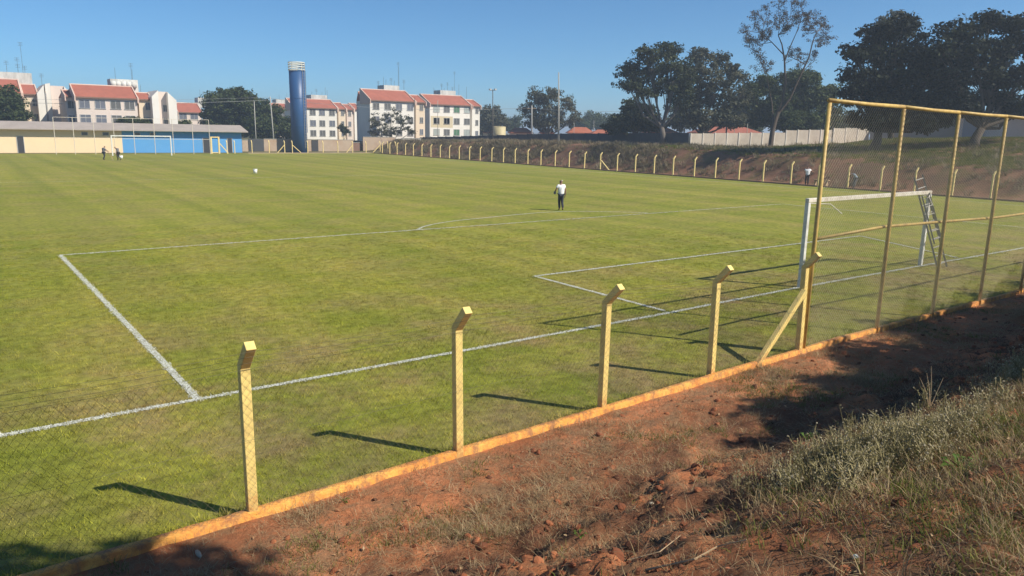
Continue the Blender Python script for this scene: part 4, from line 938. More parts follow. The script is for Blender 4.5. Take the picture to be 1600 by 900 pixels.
# dark tree group
tree('tall_tree', 'tall dark tree with forked trunk, leftmost of the big tree group', (1040, 210), 105, [(1010, 84, 24, 14), (1042, 80, 22, 13), (985, 110, 22, 16), (1020, 110, 28, 18), (1055, 105, 24, 18), (990, 132, 26, 10), (1045, 135, 28, 16), (1012, 146, 16, 7), (1065, 150, 18, 18), (1075, 125, 18, 16)], .38, .36, 'leaf_dark', seed=41, clump=.52, dens=.85, fork=.25, bark='bark_pale')
tree('round_tree', 'low dense dark tree at the foot of the leftmost big tree', (1000, 211), 112, [(985, 170, 18, 15), (1005, 178, 24, 18), (975, 190, 22, 14), (1015, 195, 24, 11), (962, 200, 18, 8)], .3, .36, 'leaf_dark', seed=42, clump=.5, dens=1.7)
tree('tall_tree', 'tall greyish tree in the middle of the big tree group', (1092, 208), 110, [(1095, 88, 20, 12), (1118, 95, 20, 14), (1140, 110, 18, 13), (1090, 115, 24, 18), (1120, 130, 26, 18), (1155, 122, 14, 12), (1095, 150, 26, 18), (1130, 160, 26, 18), (1100, 182, 28, 15), (1140, 188, 24, 12), (1074, 128, 20, 24), (1070, 165, 18, 16), (1160, 150, 16, 18)], .36, .36, 'leaf_grey', seed=43, clump=.5, dens=.85, fork=.2)
tree('round_tree', 'rounded deep green tree behind the tall bare tree', (1255, 212), 112, [(1195, 135, 26, 16), (1250, 125, 36, 14), (1215, 160, 34, 22), (1260, 155, 40, 24), (1290, 150, 20, 18), (1190, 180, 26, 20), (1240, 188, 44, 16), (1295, 180, 18, 20), (1170, 150, 16, 20)], .4, .38, 'leaf_mid', seed=44, clump=.58, dens=1.7)
def bare_tree():
    """tall open tree: limbs drawn from the photograph, small leaf tufts at the twig ends"""
    dep = 79.; base = hit(1203, 231.5); dep = float((base-CAM)@_f); r_ = np.random.default_rng(5)
    o = tag(empty('bare_tree', tuple(base)), 'tall slender tree with open crown and few leaves before the beige wall', 'tree'); mb = MB(); tips = []
    def limb(pxs, r0, r1, off=0.):
        pts = []; n_ = len(pxs)
        for i, (x, y) in enumerate(pxs): pts.append(at(x, y, dep+off*i/(n_-1)))
        mb.tube(pts, np.linspace(r0, r1, n_), 7, False); return pts
    def twig(p, d, L, r, lvl):
        q = p+d*L*.5+r_.normal(0, .08*L, 3); e = p+d*L+r_.normal(0, .1*L, 3); mb.tube([p, q, e], [r, r*.75, r*.45], 4, False)
        if lvl == 0: tips.append(e); tips.append(q); return
        for k in range(3):
            dd = d+r_.normal(0, .55, 3)+np.array([0, 0, .12]); dd /= np.linalg.norm(dd); twig(e if k < 2 else q, dd, L*.68, r*.5, lvl-1)
    b_ = (1203, 236); tr_ = limb([b_, (1207, 205), (1211, 190), (1216, 175)], .30, .22)
    L1 = limb([(1211, 190), (1222, 160), (1227, 130), (1226, 95), (1222, 70), (1216, 55)], .17, .05, 1.)
    L2 = limb([(1216, 178), (1234, 155), (1252, 115), (1264, 90), (1270, 65), (1276, 50)], .13, .045, -1.5)
    L3 = limb([(1209, 196), (1206, 160), (1200, 130), (1196, 115)], .08, .03, 1.5)
    L4 = limb([(1226, 95), (1236, 70), (1244, 52)], .08, .035, -1); L5 = limb([(1224, 85), (1206, 66), (1190, 52)], .07, .03, 1); L6 = limb([(1258, 100), (1242, 92), (1232, 88)], .05, .02, 0)
    L7 = limb([(1252, 115), (1262, 104), (1274, 94)], .05, .02, 0)
    up = np.array([0, 0, 1.])
    ring = [(1168, 48), (1180, 34), (1198, 24), (1216, 14), (1236, 12), (1254, 16), (1270, 28), (1284, 42), (1292, 56), (1190, 55), (1208, 40), (1230, 30), (1248, 36), (1266, 48), (1280, 66), (1178, 62), (1200, 62), (1176, 78), (1240, 86), (1186, 92), (1194, 108), (1272, 92), (1222, 50), (1262, 34), (1246, 92)]
    src = [p for L in (L1[3:], L2[3:], L3[2:], L4[1:], L5[1:], L6[1:], L7[1:]) for p in L]
    for (x, y) in ring:
        e = at(x, y, dep+r_.normal(0, 1.2)); s_ = min(src, key=lambda p: np.linalg.norm(p-e)+(2 if p[2] > e[2]+.5 else 0)); d = e-s_; L = np.linalg.norm(d)
        m_ = s_+d*.55+r_.normal(0, .12*L, 3)-np.array([0, 0, .05*L]); mb.tube([s_, m_, e], [.04, .03, .018], 5, False)
        for k in range(9):
            dd = d/L+r_.normal(0, .8, 3)+up*.2; dd /= np.linalg.norm(dd); twig(e if k < 5 else (m_ if k < 7 else (m_+e)/2), dd, .70, .014, 1)
    mb.build('trunk', MATS['bark'], o, True); T = np.array(tips)
    leaves('crown', T, np.full(len(T), .30), 9, .12, o, 'leaf_brown', .7, seed=77)
bare_tree()
tree('big_dark_tree', 'very dark spreading tree behind the top left corner of the tall fence', (1362, 236), 74, [(1375, 50, 30, 16), (1405, 42, 28, 18), (1345, 82, 28, 18), (1385, 85, 40, 24), (1430, 80, 36, 26), (1335, 115, 22, 18), (1375, 125, 42, 26), (1425, 125, 44, 28), (1465, 110, 26, 28), (1350, 150, 34, 22), (1400, 162, 48, 22), (1450, 160, 40, 24), (1330, 140, 14, 12), (1380, 188, 50, 14), (1430, 190, 44, 14), (1468, 92, 24, 28), (1476, 140, 26, 26), (1470, 176, 32, 16)], .42, .34, 'leaf_shaded', seed=45, clump=.5, dens=1.05, fork=.3)
tree('thin_crowned_tree', 'pale thin crowned tree rising behind the very dark tree', (1392, 232), 86, [(1380, 34, 16, 8), (1400, 24, 16, 8), (1420, 36, 14, 10), (1362, 48, 14, 8), (1405, 50, 20, 10)], .28, .28, 'leaf_grey', seed=46, clump=.36, dens=.75, per=26, fork=.5)
tree('big_dark_tree', 'huge dark tree with leaning forked trunk behind the tall fence at right', (1520, 238), 72, [(1500, 48, 34, 16), (1545, 36, 34, 14), (1590, 40, 34, 16), (1480, 82, 30, 20), (1525, 78, 40, 22), (1575, 80, 40, 24), (1620, 85, 34, 26), (1490, 118, 32, 20), (1540, 120, 40, 20), (1592, 125, 36, 22), (1500, 152, 30, 14), (1560, 155, 36, 14), (1610, 158, 30, 18), (1640, 120, 34, 34), (1580, 172, 34, 10), (1500, 172, 24, 10)], .42, .34, 'leaf_shaded', seed=47, clump=.5, dens=.85, fork=.28)
# trees standing beside and behind the photographer, out of frame; they throw the shade on the near bank
def shade_tree(label, base, blobs, seed, dens=1.):
    r_ = np.random.default_rng(seed); gz_ = float(ground_at(base[0], base[1])); o = tag(empty('shade_tree', (base[0], base[1], gz_)), label, 'tree'); mb = MB(); cents = []; rads = []
    b0 = np.array([base[0], base[1], gz_-.2]); top = np.mean([q[:3] for q in blobs], 0); fk = b0+(top-b0)*.45; mb.tube([b0, (b0+fk)/2, fk], [.3, .24, .2], 9)
    for x, y, z, r0 in blobs:
        c_ = np.array([x, y, z]); mb.tube([fk, (fk+c_)/2+r_.normal(0, .15, 3), c_], [.12, .09, .05], 6, False)
        k = int(22*r0*r0*dens)+6; d = r_.normal(0, 1, (k, 3)); d /= np.linalg.norm(d, axis=1)[:, None]; pc = c_+d*r_.uniform(.2, 1, (k, 1))**.6*np.array([r0, r0, r0*.7])
        for j in range(0, k, 4): mb.tube([c_, pc[j]], [.025, .01], 4, False)
        cents.append(pc); rads.append(np.full(k, .42))
    mb.build('trunk', MATS['bark'], o, True); leaves('crown', np.vstack(cents), np.concatenate(rads), 34, .16, o, 'leaf_mid', seed=seed)
def caster(sx, sy, h): return (sx+.62*h, sy-.95*h, h)
sb = []
for sx, sy, h_, r0 in [(-8.0, -5.5, 6.5, 1.3), (-5.4, -5.0, 7, 1.5), (-2.6, -5.2, 7, 1.6), (.4, -5.2, 7, 1.7), (3.4, -5.2, 7, 1.8), (-10.2, -6.3, 6.5, 1.2), (-7.4, -6.9, 6, 1.5), (-4.6, -6.8, 6, 1.6), (-1.6, -7.0, 6, 1.7), (1.6, -7.2, 6, 1.9), (-9.4, -7.4, 5.8, 1.2), (-12.6, -6.4, 6.2, 1.0), (-11.2, -5.8, 6.2, .8), (-13.4, -7.0, 6.0, .8), (-14.2, -6.6, 6.0, .45), (-9.2, -5.0, 6.5, .6), (-6, -8.0, 5.5, 1.3), (-2.6, -8.4, 5.5, 1.6)]: sb.append((*caster(sx, sy, h_), r0))
shade_tree('leafy tree out of frame at right shading the near bank', (1.5, -14.), sb, 61, 2.6)
shade_tree('leafy tree out of frame behind the photographer', (-15.5, -17.), [(*caster(-23.6, -4.0, 9.), 1.0), (*caster(-24.6, -3.4, 9.), 1.1), (*caster(-22.3, -4.9, 9), 1.0), (*caster(-21.6, -5.5, 9), .8), (*caster(-25.5, -5.5, 9), 1.6), (*caster(-27, -4, 9), 1.6)], 62, 1.6)

# ------------------------------------------------------------------ bank vegetation (stuff)
def bank_pts(n, x0, x1, u0, u1, fn=None, pad=80):
    x = rng.uniform(x0, x1, n); u = rng.uniform(u0, u1, n); y = fence_y(x)-u; P = np.c_[x, y]; z = near_z(x, y)
    d = np.c_[P, z]-CAM; zz = d@_f; uu = 800+FPX*(d@RT)/np.maximum(zz, .1); vv = 450-FPX*(d@UP)/np.maximum(zz, .1)
    k = (zz > .6) & (uu > -pad) & (uu < 1600+pad) & (vv < 900+pad*2)
    if fn is not None: k &= rng.uniform(0, 1, n) < fn(x, y, u)
    return np.c_[P, z][k]
def litterleaf():
    V = [(-.5, 0, 0), (0, -.22, .06), (.5, 0, .02), (0, .22, .08)]; return V, [(0, 1, 2), (0, 2, 3)], [0, 0]
def clodproto(s):
    r_ = np.random.default_rng(s); bm = bmesh.new(); bmesh.ops.create_icosphere(bm, subdivisions=2, radius=.5)
    V = []; 
    for v in bm.verts:
        k = 1+.35*float(vnoise(np.array(v.co.x*3+s*3), np.array(v.co.y*3+v.co.z*2), s))-.2; V.append((v.co.x*k, v.co.y*k, v.co.z*k*.6))
    F = [tuple(v.index for v in f.verts) for f in bm.faces]; bm.free(); return V, F, [0]*len(F)
def stalk(hmul, nst, heads=True, seed=0):
    r_ = np.random.default_rng(seed); m_ = MB(); mats_ = []
    for k in range(nst):
        a = r_.uniform(0, 2*math.pi); ln = r_.uniform(.15, .65); h_ = hmul*r_.uniform(.55, 1.1); b0 = np.array([r_.normal(0, .05), r_.normal(0, .05), 0]); d = np.array([math.cos(a)*ln, math.sin(a)*ln, 1.]); d /= np.linalg.norm(d)
        mid = b0+d*h_*.5+np.array([0, 0, .05*h_]); e = b0+d*h_+r_.normal(0, .03, 3); f0 = len(m_.f); m_.tube([b0, mid, e], [.0032, .0026, .0016], 3, False); mats_ += [0]*(len(m_.f)-f0)
        for j in range(7):
            q = b0+(e-b0)*r_.uniform(.2, .98); dd = r_.normal(0, 1, 3); dd[2] = abs(dd[2])*.8+.3; dd /= np.linalg.norm(dd); L = r_.uniform(.03, .085); sd = np.cross(dd, (0, 0, 1.)); sd /= np.linalg.norm(sd)+1e-6
            m_.poly([q-sd*.004, q+sd*.004, q+dd*L*.6+sd*.004, q+dd*L]); mats_ += [0]
            if heads and j < 2:
                hh = q+dd*L; s_ = .009*r_.uniform(.7, 1.4); b = len(m_.v); m_.v += [tuple(hh+np.array(o_)*s_) for o_ in ((1, 0, 0), (0, 1, 0), (-1, 0, 0), (0, -1, 0), (0, 0, 1.2), (0, 0, -1))]
                for f in ((0, 1, 4), (1, 2, 4), (2, 3, 4), (3, 0, 4), (1, 0, 5), (2, 1, 5), (3, 2, 5), (0, 3, 5)): m_.f.append(tuple(b+i for i in f)); mats_ += [1]
    return m_.v, m_.f, mats_
def nz(x, y, s, sc_=.8, lo=.0, hi=.4): return sstep(lo, hi, fbm(x*sc_, y*sc_, 4, s))
# dry straw over the bank
def crest(x, y, u): return sstep(4.0, 5.0, u+.22*fbm(x*1.2, y*1.2, 3, 81))*sstep(-18.9, -17.3, x+(u-4.6)*.35)
P = bank_pts(60000, -25, 2, .1, 8, lambda x, y, u: np.clip(.14+.9*nz(x, y, 71, .7, -.1, .35), 0, 1)*np.where(u < 2.2, .9, .22)*(1-.3*crest(x, y, u)))
pr = [blades(16, .05, .060, .0035, 2.1, .5, 2, True) for _ in range(5)]
scatter('dry_grass', P, rng.uniform(.5, 1.5, len(P)), zrot(len(P), .15), pr, ['straw'], 'thin dry straw lying over the red bank', 'dry grass')
# fallen straw, flat
P = bank_pts(16000, -25, 0, .6, 8.2, lambda x, y, u: (.25+.75*nz(x, y, 72, .9, -.1, .3))*np.where(u < 2.6, 1, .45)); P[:, 2] += .012
pr = [blades(9, .09, .02, .004, 9., .5, 2) for _ in range(4)]
scatter('fallen_straw', P, rng.uniform(.6, 1.4, len(P)), zrot(len(P), .1), pr, ['straw'], 'fallen pale straw scattered on the red earth', 'dry grass')
# green grass: sparse tufts by the kerb, thicker on the crest at right
def crest(x, y, u): return sstep(4.0, 5.0, u+.22*fbm(x*1.2, y*1.2, 3, 81))*sstep(-18.9, -17.3, x+(u-4.6)*.35)
P = bank_pts(60000, -24, 3, .1, 8.4, lambda x, y, u: np.clip(.16*nz(x, y, 73, .9, .0, .3)*np.where(u < 2.4, 1.6, .25)+crest(x, y, u)*(.35+.65*nz(x, y, 74, .9, -.25, .25)), 0, 1))
pr = [blades(13, .05, .052, .006, 1.5, .5, 2, True) for _ in range(5)]
scatter('bank_grass', P, rng.uniform(.45, 1.35, len(P)), zrot(len(P), .1), pr, ['bank_green'], 'green grass tufts on the crest of the near bank', 'grass')
P = bank_pts(26000, -24, 3, 4.0, 8.4, lambda x, y, u: crest(x, y, u)*.85*(.3+.7*nz(x, y, 79, 1., -.2, .2)))
pr = [blades(12, .05, .075, .004, 1.8, .5, 2, True) for _ in range(5)]
scatter('crest_straw', P, rng.uniform(.5, 1.3, len(P)), zrot(len(P), .15), pr, ['straw'], 'taller dry grass on the crest of the near bank', 'dry grass')
# dark dead stalks and debris on the slope
leafy('dead_dark', simple_rnd([(0, (.035, .022, .016)), (.6, (.085, .055, .038)), (1, (.17, .12, .08))]), .1, .9)
P = bank_pts(30000, -24, 0, 1.6, 6.5, lambda x, y, u: np.clip(sstep(1.9, 2.8, u)*(1-.8*crest(x, y, u))*(.15+.85*nz(x, y, 83, .8, -.2, .2)), 0, 1)); P[:, 2] += .006
pr = [blades(9, .07, .03, .006, 5., .6, 2) for _ in range(5)]
scatter('dead_debris', P, rng.uniform(.5, 1.5, len(P)), zrot(len(P), .25), pr, ['dead_dark'], 'dark dead plant debris covering the bare slope', 'debris')
# silver weeds
P = bank_pts(4600, -19.5, 0, 3.8, 6.2, lambda x, y, u: np.clip(1.3*np.exp(-((u-4.75)/.5)**2), 0, 1)*np.clip(np.exp(-((x+16.5)/.95)**2)*1.3+np.exp(-((x+11.6)/.6)**2)*.7+.07*nz(x, y, 75, .8, -.1, .2), 0, 1)*sstep(-18.1, -17.3, x+.25*fbm(x*2, y*2, 2, 85)))
pr = [stalk(.34, 9, True, 90+k) for k in range(6)]
scatter('silver_weeds', P, rng.uniform(.55, 1.15, len(P)), zrot(len(P), .12), pr, ['weed_silver', 'flower_pale'], 'pale silvery weeds with tiny flower heads along the bank edge', 'weeds')
P = bank_pts(16000, -25, 2, .3, 8.2, lambda x, y, u: .14+.8*crest(x, y, u)); P[:, 2] += .02
scatter('fallen_leaves', P, rng.uniform(.025, .075, len(P)), zrot(len(P), .5), [litterleaf()], ['litter'], 'brown fallen leaves scattered over the bank', 'leaf litter')
P = bank_pts(14000, -25, 2, .3, 7, lambda x, y, u: .15+.85*sstep(1.8, 2.8, u)*(1-crest(x, y, u))*nz(x, y, 76, .6, -.2, .25))
scatter('earth_clods', P, rng.uniform(.02, .12, len(P))*rng.uniform(.3, 1.2, len(P))**1.5, zrot(len(P), .5), [clodproto(k) for k in range(4)], ['clod'], 'crumbled red earth clods on the bank slope', 'clods')
# scrub on the far bank
n_ = 26000; x = rng.uniform(39.3, 57, n_); y = rng.uniform(2, 122, n_)
dry = sstep(30, 60, y); k = rng.uniform(0, 1, n_) < np.clip((.25+.75*dry)*(.12+.88*nz(x, y, 77, .35, -.12, .25)), 0, 1)*np.where(x < 46, 1, .35)
x, y = x[k], y[k]; P = np.c_[x, y, side_z(x, y)]
pr = [blades(26, .16, .34, .035, 1.2, .6, 2, True) for _ in range(6)]
scatter('bank_scrub', P, rng.uniform(.4, 1.25, len(P)), zrot(len(P), .15), pr, ['scrub'], 'dry brown scrub covering the far earth bank', 'scrub')
n_ = 46000; x = rng.uniform(42.5, 72, n_); y = rng.uniform(0, 60, n_); k = rng.uniform(0, 1, n_) < (.30+.7*nz(x, y, 78, .3, -.15, .25))*sstep(42.8, 45.5, x); x, y = x[k], y[k]; P = np.c_[x, y, side_z(x, y)]
pr = [blades(30, .22, .12, .03, 1.2, .6, 1) for _ in range(5)]
scatter('plateau_grass', P, rng.uniform(.6, 1.4, len(P)), zrot(len(P)), pr, ['bank_green'], 'patchy green grass under the trees on top of the far bank', 'grass')

# single plants and bits on the near bank
def weed(label, px, py, n_, s_, mat='broad_leaf', seed=0):
    b0 = hit(px, py); r_ = np.random.default_rng(seed); o = tag(empty('leafy_weed', tuple(b0)), label, 'weed'); st = MB()
    for k in range(n_):
        a = k*2.4+r_.normal(0, .3); el = r_.uniform(.3, 1.1); L = s_*r_.uniform(.6, 1.1); d = np.array([math.cos(a)*math.cos(el), math.sin(a)*math.cos(el), math.sin(el)]); p0 = b0+d*s_*.35; sd = np.cross(d, (0, 0, 1.)); sd /= np.linalg.norm(sd)
        st.tube([b0-np.array([0, 0, .02]), p0], .004, 4, False); tip = p0+d*L*.8-np.array([0, 0, L*.25]); md = p0+d*L*.45
        MB().poly([p0, md-sd*L*.2+np.array([0, 0, .01]), tip, md]).poly([p0, md, tip, md+sd*L*.2+np.array([0, 0, .01])]).build('leaf', MATS[mat], o)
    st.build('stem', MATS['broad_leaf'], o)
weed('bright green broad leaved weed on the grassy bank at right', 1500, 735, 11, .16, seed=1)
weed('dark green leafy weed where the shade meets the bank edge', 1262, 690, 9, .15, seed=2)
weed('low green weed on the bare red slope near the bottom', 905, 838, 8, .09, seed=3)
weed('small green weed growing against the orange kerb', 540, 785, 6, .06, seed=4)
def lump(name, label, cat, px, py, size, mat, seed):
    b0 = hit(px, py); V, F, _ = clodproto(seed); V = [tuple(np.array(v)*size+b0+np.array([0, 0, size[2]*.12])) for v in V]; me = bpy.data.meshes.new(name); me.from_pydata(V, [], F)
    for p in me.polygons: p.use_smooth = True
    tag(link(name, me, MATS[mat]), label, cat)
lump('stone', 'pale flat stone on the red earth at lower left', 'stone', 310, 866, (.05, .17, .07), 'stone_pale', 3)
lump('stone', 'small white round stone in the grass at lower right', 'stone', 1337, 872, (.045, .045, .06), 'bucket_white', 5)
lump('stone', 'small pale stone on the dark slope below the kerb', 'stone', 1018, 787, (.06, .05, .05), 'stone_pale', 6)
def twig_obj(label, pts, r=.006, mat='wood'):
    P_ = [hit(*p)+np.array([0, 0, .03+.02*i % 2]) for i, p in enumerate(pts)]; tag(MB().tube(P_, np.linspace(r, r*.5, len(P_)), 5).build('twig', MATS[mat]), label, 'twig')
twig_obj('long bent dry twig lying on the dark slope at the bottom', [(1010, 896), (1085, 884), (1120, 868), (1165, 862)], .009)
twig_obj('thin straight twig across the bare slope', [(985, 880), (1030, 872), (1062, 850)], .006)
twig_obj('dry forked stalk lying on the bank crest by the shade', [(1480, 622), (1520, 612), (1545, 596)], .01)
def upright_twig(label, px, py, tips_, dep_off=0):
    b0 = hit(px, py); dep = float((b0-CAM)@_f); o = tag(empty('dry_stalk', tuple(b0)), label, 'stalk')
    for q in tips_:
        e = at(q[0], q[1], dep+dep_off); MB().tube([b0, (b0+e)/2+np.array([.02, 0, .03]), e], [.005, .004, .002], 5, False).build('stem', MATS['wood'], o)
upright_twig('three bare upright stalks rising from the bank crest', 1452, 640, [(1437, 590), (1448, 583), (1455, 572), (1474, 590)])
upright_twig('lone bent dry stalk arching left above the shaded path', 1356, 655, [(1318, 628)])

# ------------------------------------------------------------------ people
def skin_mesh(name, J, E, mat, parent, sub=2):
    """J {name:(pos,(rx,ry))}, E edges by name; grown with the Skin modifier and baked"""
    ks = list(J); me = bpy.data.meshes.new(name); me.from_pydata([tuple(J[k][0]) for k in ks], [(ks.index(a), ks.index(b)) for a, b in E], [])
    ob = bpy.data.objects.new(name, me); COL.objects.link(ob); ob.modifiers.new('skin', 'SKIN')
    if not me.skin_vertices: me.skin_vertices.new() if hasattr(me.skin_vertices, 'new') else None
    for i, k in enumerate(ks):
        r_ = J[k][1]; me.skin_vertices[0].data[i].radius = r_ if hasattr(r_, '__len__') else (r_, r_)
    me.skin_vertices[0].data[0].use_root = True
    s_ = ob.modifiers.new('sub', 'SUBSURF'); s_.levels = s_.render_levels = sub
    dg = bpy.context.evaluated_depsgraph_get(); m2 = bpy.data.meshes.new_from_object(ob.evaluated_get(dg)); m2.name = name
    bpy.data.objects.remove(ob); bpy.data.meshes.remove(me); m2.materials.clear()
    for p in m2.polygons: p.use_smooth = True
    return link(name, m2, MATS[mat], parent, world=False)
def ensure_skin():
    pass
def person(label, loc, heading, J, shirt, trousers, hair, sleeves=.5, scale=1., long_trousers=True, hand_bits=True):
    """J: joint positions in metres, local frame x right, y forward, z up"""
    o = tag(empty('person', loc, -heading), label, 'person'); o.scale = (scale,)*3
    Jv = {k: np.array(v, float) for k, v in J.items()}; rad = dict(pelvis=(.15, .12), waist=(.135, .105), chest=(.165, .115), neck=.058, jaw=.078, head=.098, crown=.07, nose=.02)
    B = {}; E_ = []
    def add(k, p, r_): B[k] = (p, r_)
    for k in ('pelvis', 'waist', 'chest', 'neck'): add(k, Jv[k], rad[k])
    hd = Jv['head']; nk = Jv['neck']; up = (hd-nk)/np.linalg.norm(hd-nk); fw = np.array(J.get('face', (0, 1, 0)), float)
    add('jaw', nk+(hd-nk)*.55+fw*.015, .070); add('head', hd, .092); add('crown', hd+up*.075-fw*.01, .066)
    E_ += [('pelvis', 'waist'), ('waist', 'chest'), ('chest', 'neck'), ('neck', 'jaw'), ('jaw', 'head'), ('head', 'crown')]
    add('nose', hd+fw*.105-up*.015, .016); E_.append(('head', 'nose'))
    for s_ in 'lr':
        add('sh'+s_, Jv['sh'+s_], .062); add('el'+s_, Jv['el'+s_], .043); add('wr'+s_, Jv['wr'+s_], .03); E_ += [('chest', 'sh'+s_), ('sh'+s_, 'el'+s_), ('el'+s_, 'wr'+s_)]
        d = Jv['wr'+s_]-Jv['el'+s_]; d /= np.linalg.norm(d); sd = np.cross(d, (0, 0, 1.)) if abs(d[2]) < .9 else np.cross(d, (1., 0, 0)); sd /= np.linalg.norm(sd)
        pm = Jv['wr'+s_]+d*.075; add('palm'+s_, pm, (.034, .024)); E_.append(('wr'+s_, 'palm'+s_))
        if hand_bits:
            nr = np.cross(d, sd)
            for q, (off, L) in enumerate(((-.027, .07), (-.009, .085), (.009, .08), (.027, .06))):
                a = pm+d*.035+sd*off; add(f'f{s_}{q}', a+d*L*.5+nr*.01, .0088); add(f't{s_}{q}', a+d*L*.9+nr*.03, .0075); E_ += [('palm'+s_, f'f{s_}{q}'), (f'f{s_}{q}', f't{s_}{q}')]
            add('th'+s_, pm-sd*.05+d*.015, .0095); E_.append(('palm'+s_, 'th'+s_))
        add('hp'+s_, Jv['hp'+s_], .088); add('kn'+s_, Jv['kn'+s_], .058); add('an'+s_, Jv['an'+s_], .042); add('toe'+s_, Jv['toe'+s_], .035)
        E_ += [('pelvis', 'hp'+s_), ('hp'+s_, 'kn'+s_), ('kn'+s_, 'an'+s_), ('an'+s_, 'toe'+s_)]
    skin_mesh('body', B, E_, 'skin', o, 1)
    S = {k: (Jv[k]+np.array([0, 0, -.06 if k == 'pelvis' else 0]), r_) for k, r_ in (('pelvis', (.19, .16)), ('waist', (.18, .15)), ('chest', (.175, .15)))}; S['nk'] = (Jv['chest']+(nk-Jv['chest'])*.85, .082); SE = [('waist', 'pelvis'), ('waist', 'chest'), ('chest', 'nk')]
    for s_ in 'lr':
        S['sh'+s_] = (Jv['sh'+s_]+np.array([0, 0, -.005]), .088); S['sl'+s_] = (Jv['sh'+s_]+(Jv['el'+s_]-Jv['sh'+s_])*(sleeves+.12), .088); SE += [('chest', 'sh'+s_), ('sh'+s_, 'sl'+s_)]
    S = {k: S[k] for k in ['waist']+[k for k in S if k != 'waist']}
    skin_mesh('shirt', S, SE, shirt, o, 1)
    T_ = {'pelvis': (Jv['pelvis'], (.165, .135))}; TE = []
    for s_ in 'lr':
        T_['hp'+s_] = (Jv['hp'+s_], .108); T_['kn'+s_] = (Jv['kn'+s_], .078); TE += [('pelvis', 'hp'+s_), ('hp'+s_, 'kn'+s_)]
        if long_trousers: T_['an'+s_] = (Jv['an'+s_]+np.array([0, 0, .02]), .066); TE.append(('kn'+s_, 'an'+s_))
    skin_mesh('trousers', T_, TE, trousers, o, 1)
    for s_ in 'lr':
        a = Jv['an'+s_]; b_ = Jv['toe'+s_]; skin_mesh('shoe', {'a': (a+np.array([0, 0, -.03]), .052), 'm': ((a+b_)/2, .048), 'b': (b_, .042)}, [('a', 'm'), ('m', 'b')], 'shoe', o, 1)
    skin_mesh('hair', {'a': (hd-fw*.035+up*.02, .088), 'b': (hd+up*.075-fw*.015, .075)}, [('a', 'b')], hair, o, 1)
    return o
STAND = dict(pelvis=(0, 0, .95), waist=(0, 0, 1.12), chest=(0, .01, 1.32), neck=(0, .02, 1.47), head=(0, .04, 1.60), face=(0, 1, 0), shl=(-.19, 0, 1.38), elL=None)
def pose(**kw):
    J = dict(pelvis=(0, 0, .95), waist=(0, 0, 1.12), chest=(0, .01, 1.32), neck=(0, .02, 1.46), head=(0, .04, 1.60), face=(0, 1, 0),
             shl=(-.19, 0, 1.38), ell=(-.24, -.03, 1.10), wrl=(-.25, .05, .86), shr=(.19, 0, 1.38), elr=(.24, -.03, 1.10), wrr=(.25, .05, .86),
             hpl=(-.09, 0, .88), knl=(-.10, .03, .48), anl=(-.10, 0, .09), toel=(-.11, .15, .04), hpr=(.09, 0, .88), knr=(.10, .03, .48), anr=(.10, 0, .09), toer=(.11, .15, .04)); J.update(kw); return J
mp_ = on_z(876, 329)
person('grey haired man in white shirt and dark trousers walking across the pitch', (mp_[0], mp_[1], 0), R(22), pose(face=(-.75, .66, 0), shl=(-.17, 0, 1.38), shr=(.17, 0, 1.38), ell=(-.33, -.04, 1.14), wrl=(-.30, .16, 1.05), hpl=(-.075, 0, .88), knl=(-.06, .13, .50), anl=(-.03, .13, .09), toel=(-.04, .28, .04), hpr=(.075, 0, .88), knr=(.06, -.02, .48), anr=(.05, -.22, .14), toer=(.06, -.13, .05)), 'cloth_white', 'cloth_navy', 'hair_grey')
bgm = MB().box((mp_[0]-.30*.927+.22*.375, mp_[1]+.30*.375+.22*.927, .97), (.09, .20, .17), R(-22)).build('bag', MATS['cloth_grey'], None, bevel=.03); tag(bgm, 'dark bag held under the left arm of the walking man', 'bag')
k1 = on_z(163, 250); k2 = on_z(186, 250.5)
person('person in dark clothes bending an arm out, leftmost on the far pitch', (k1[0], k1[1], 0), R(70), pose(chest=(0, .08, 1.31), neck=(0, .12, 1.44), head=(0, .17, 1.57), elr=(.23, .22, 1.16), wrr=(.18, .46, 1.05), ell=(-.22, .25, 1.14), wrl=(-.15, .48, 1.02), knl=(-.1, .12, .49), anr=(.1, -.18, .1), toer=(.1, -.04, .04)), 'cloth_grey', 'cloth_navy', 'hair_dark', .9)
person('person in dark clothes leaning back beside the far goal', (k2[0], k2[1], 0), R(-70), pose(chest=(0, .14, 1.28), neck=(0, .24, 1.40), head=(0, .32, 1.52), elr=(.22, .16, 1.05), wrr=(.16, .22, .80), ell=(-.22, .15, 1.06), wrl=(-.16, .22, .82), knl=(-.1, .16, .50), anl=(-.1, .05, .09), toel=(-.1, .2, .04), anr=(.1, -.22, .1), toer=(.1, -.08, .04)), 'cloth_grey', 'cloth_black', 'hair_dark', .9)
p = k2+RT*.28-np.array([.05, .3, 0]); o = tag(empty('bucket', (p[0], p[1], 0)), 'white bucket carried low beside the leaning person', 'bucket')
MB().tube([(p[0], p[1], .22), (p[0], p[1], .58)], [.17, .21], 14).build('body', MATS['bucket_white'], o, True)
MB().tube([(p[0]+.2*math.cos(a), p[1], .57+.2*math.sin(a)) for a in np.linspace(0, math.pi, 9)], .01, 5).build('handle', MATS['alu'], o)
p = on_z(171, 251); tag(MB().tube([(k1[0]+.45, k1[1]+.1, 1.0), (p[0]+.25, p[1]+.1, .5), (p[0]+.4, p[1], .02)], .035, 6).build('marking_hose', MATS['wood']), 'pale hose held by the leftmost far person', 'hose')
w1 = on_x(1260, 291, 38.9); w2 = on_x(1334, 295, 39.1)
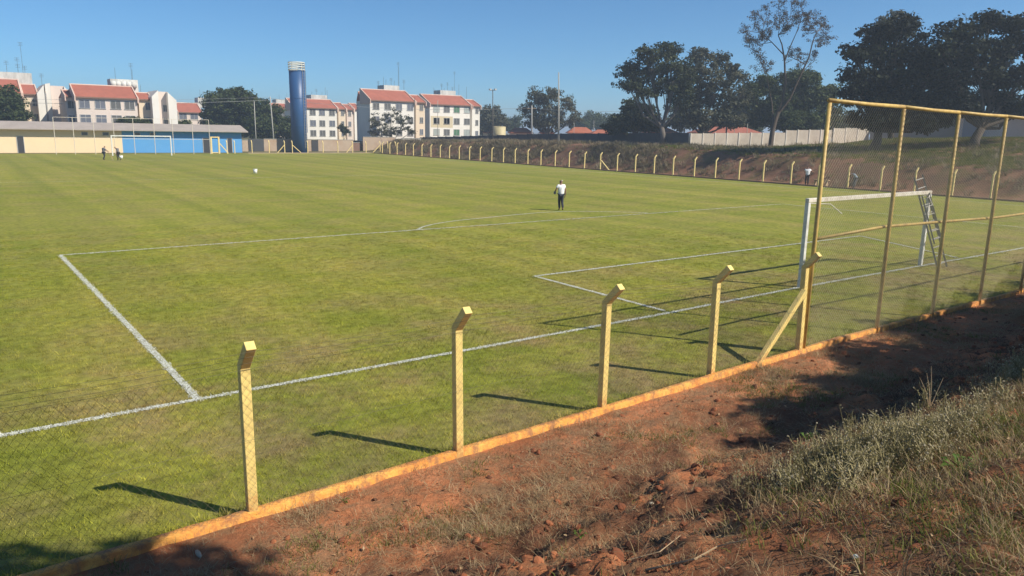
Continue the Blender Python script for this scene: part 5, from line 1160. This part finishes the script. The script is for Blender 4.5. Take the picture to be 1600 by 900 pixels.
person('worker in white shirt by the far fence, arm stretched to the right', (w1[0], w1[1], float(side_z(np.array(w1[0]), np.array(w1[1])))), R(50), pose(elr=(.36, .15, 1.22), wrr=(.52, .30, 1.18), ell=(-.24, .12, 1.12), wrl=(-.12, .3, 1.05), head=(0, .12, 1.55)), 'cloth_white', 'cloth_black', 'hair_dark')
person('worker in pale blue shirt stooping at the far fence', (w2[0], w2[1], float(side_z(np.array(w2[0]), np.array(w2[1])))), R(-60), pose(pelvis=(0, -.12, .92), waist=(0, -.02, 1.08), chest=(0, .18, 1.20), neck=(0, .34, 1.20), head=(0, .46, 1.16), shl=(-.19, .22, 1.22), shr=(.19, .22, 1.22), ell=(-.2, .35, .98), wrl=(-.15, .42, .74), elr=(.2, .35, .98), wrr=(.15, .42, .74), hpl=(-.09, -.12, .86), hpr=(.09, -.12, .86), knl=(-.1, .02, .47), knr=(.1, .02, .47)), 'cloth_blue', 'cloth_grey', 'hair_dark')
q = on_x(1270, 287, 39.2); zq = float(side_z(np.array(q[0]), np.array(q[1])))
bn = tag(empty('trestle', (q[0], q[1]-.6, zq)), 'low wooden trestle beside the worker in white', 'trestle')
MB().box((q[0], q[1]-.8, zq+.52), (.3, 1.5, .06)).build('plank', MATS['wood'], bn)
for dy in (-1.35, -.25): MB().box((q[0], q[1]+dy, zq+.24), (.25, .07, .5)).build('leg', MATS['wood'], bn)

# ------------------------------------------------------------------ haze: even pale air round the whole place
hm = bpy.data.materials.new('haze_air'); hm.use_nodes = True; ht = hm.node_tree; ht.nodes.remove(ht.nodes['Principled BSDF'])
pv = ht.nodes.new('ShaderNodeVolumePrincipled'); pv.inputs['Color'].default_value = (.72, .85, 1, 1); pv.inputs['Density'].default_value = HAZE; pv.inputs['Anisotropy'].default_value = .2
ht.links.new(pv.outputs[0], ht.nodes['Material Output'].inputs['Volume'])
tag(link('haze', MB().box2((-4200, -4200, -3.5), (4200, 5200, 32)).mesh('haze'), hm), 'thin pale air over the whole place', kind='stuff')
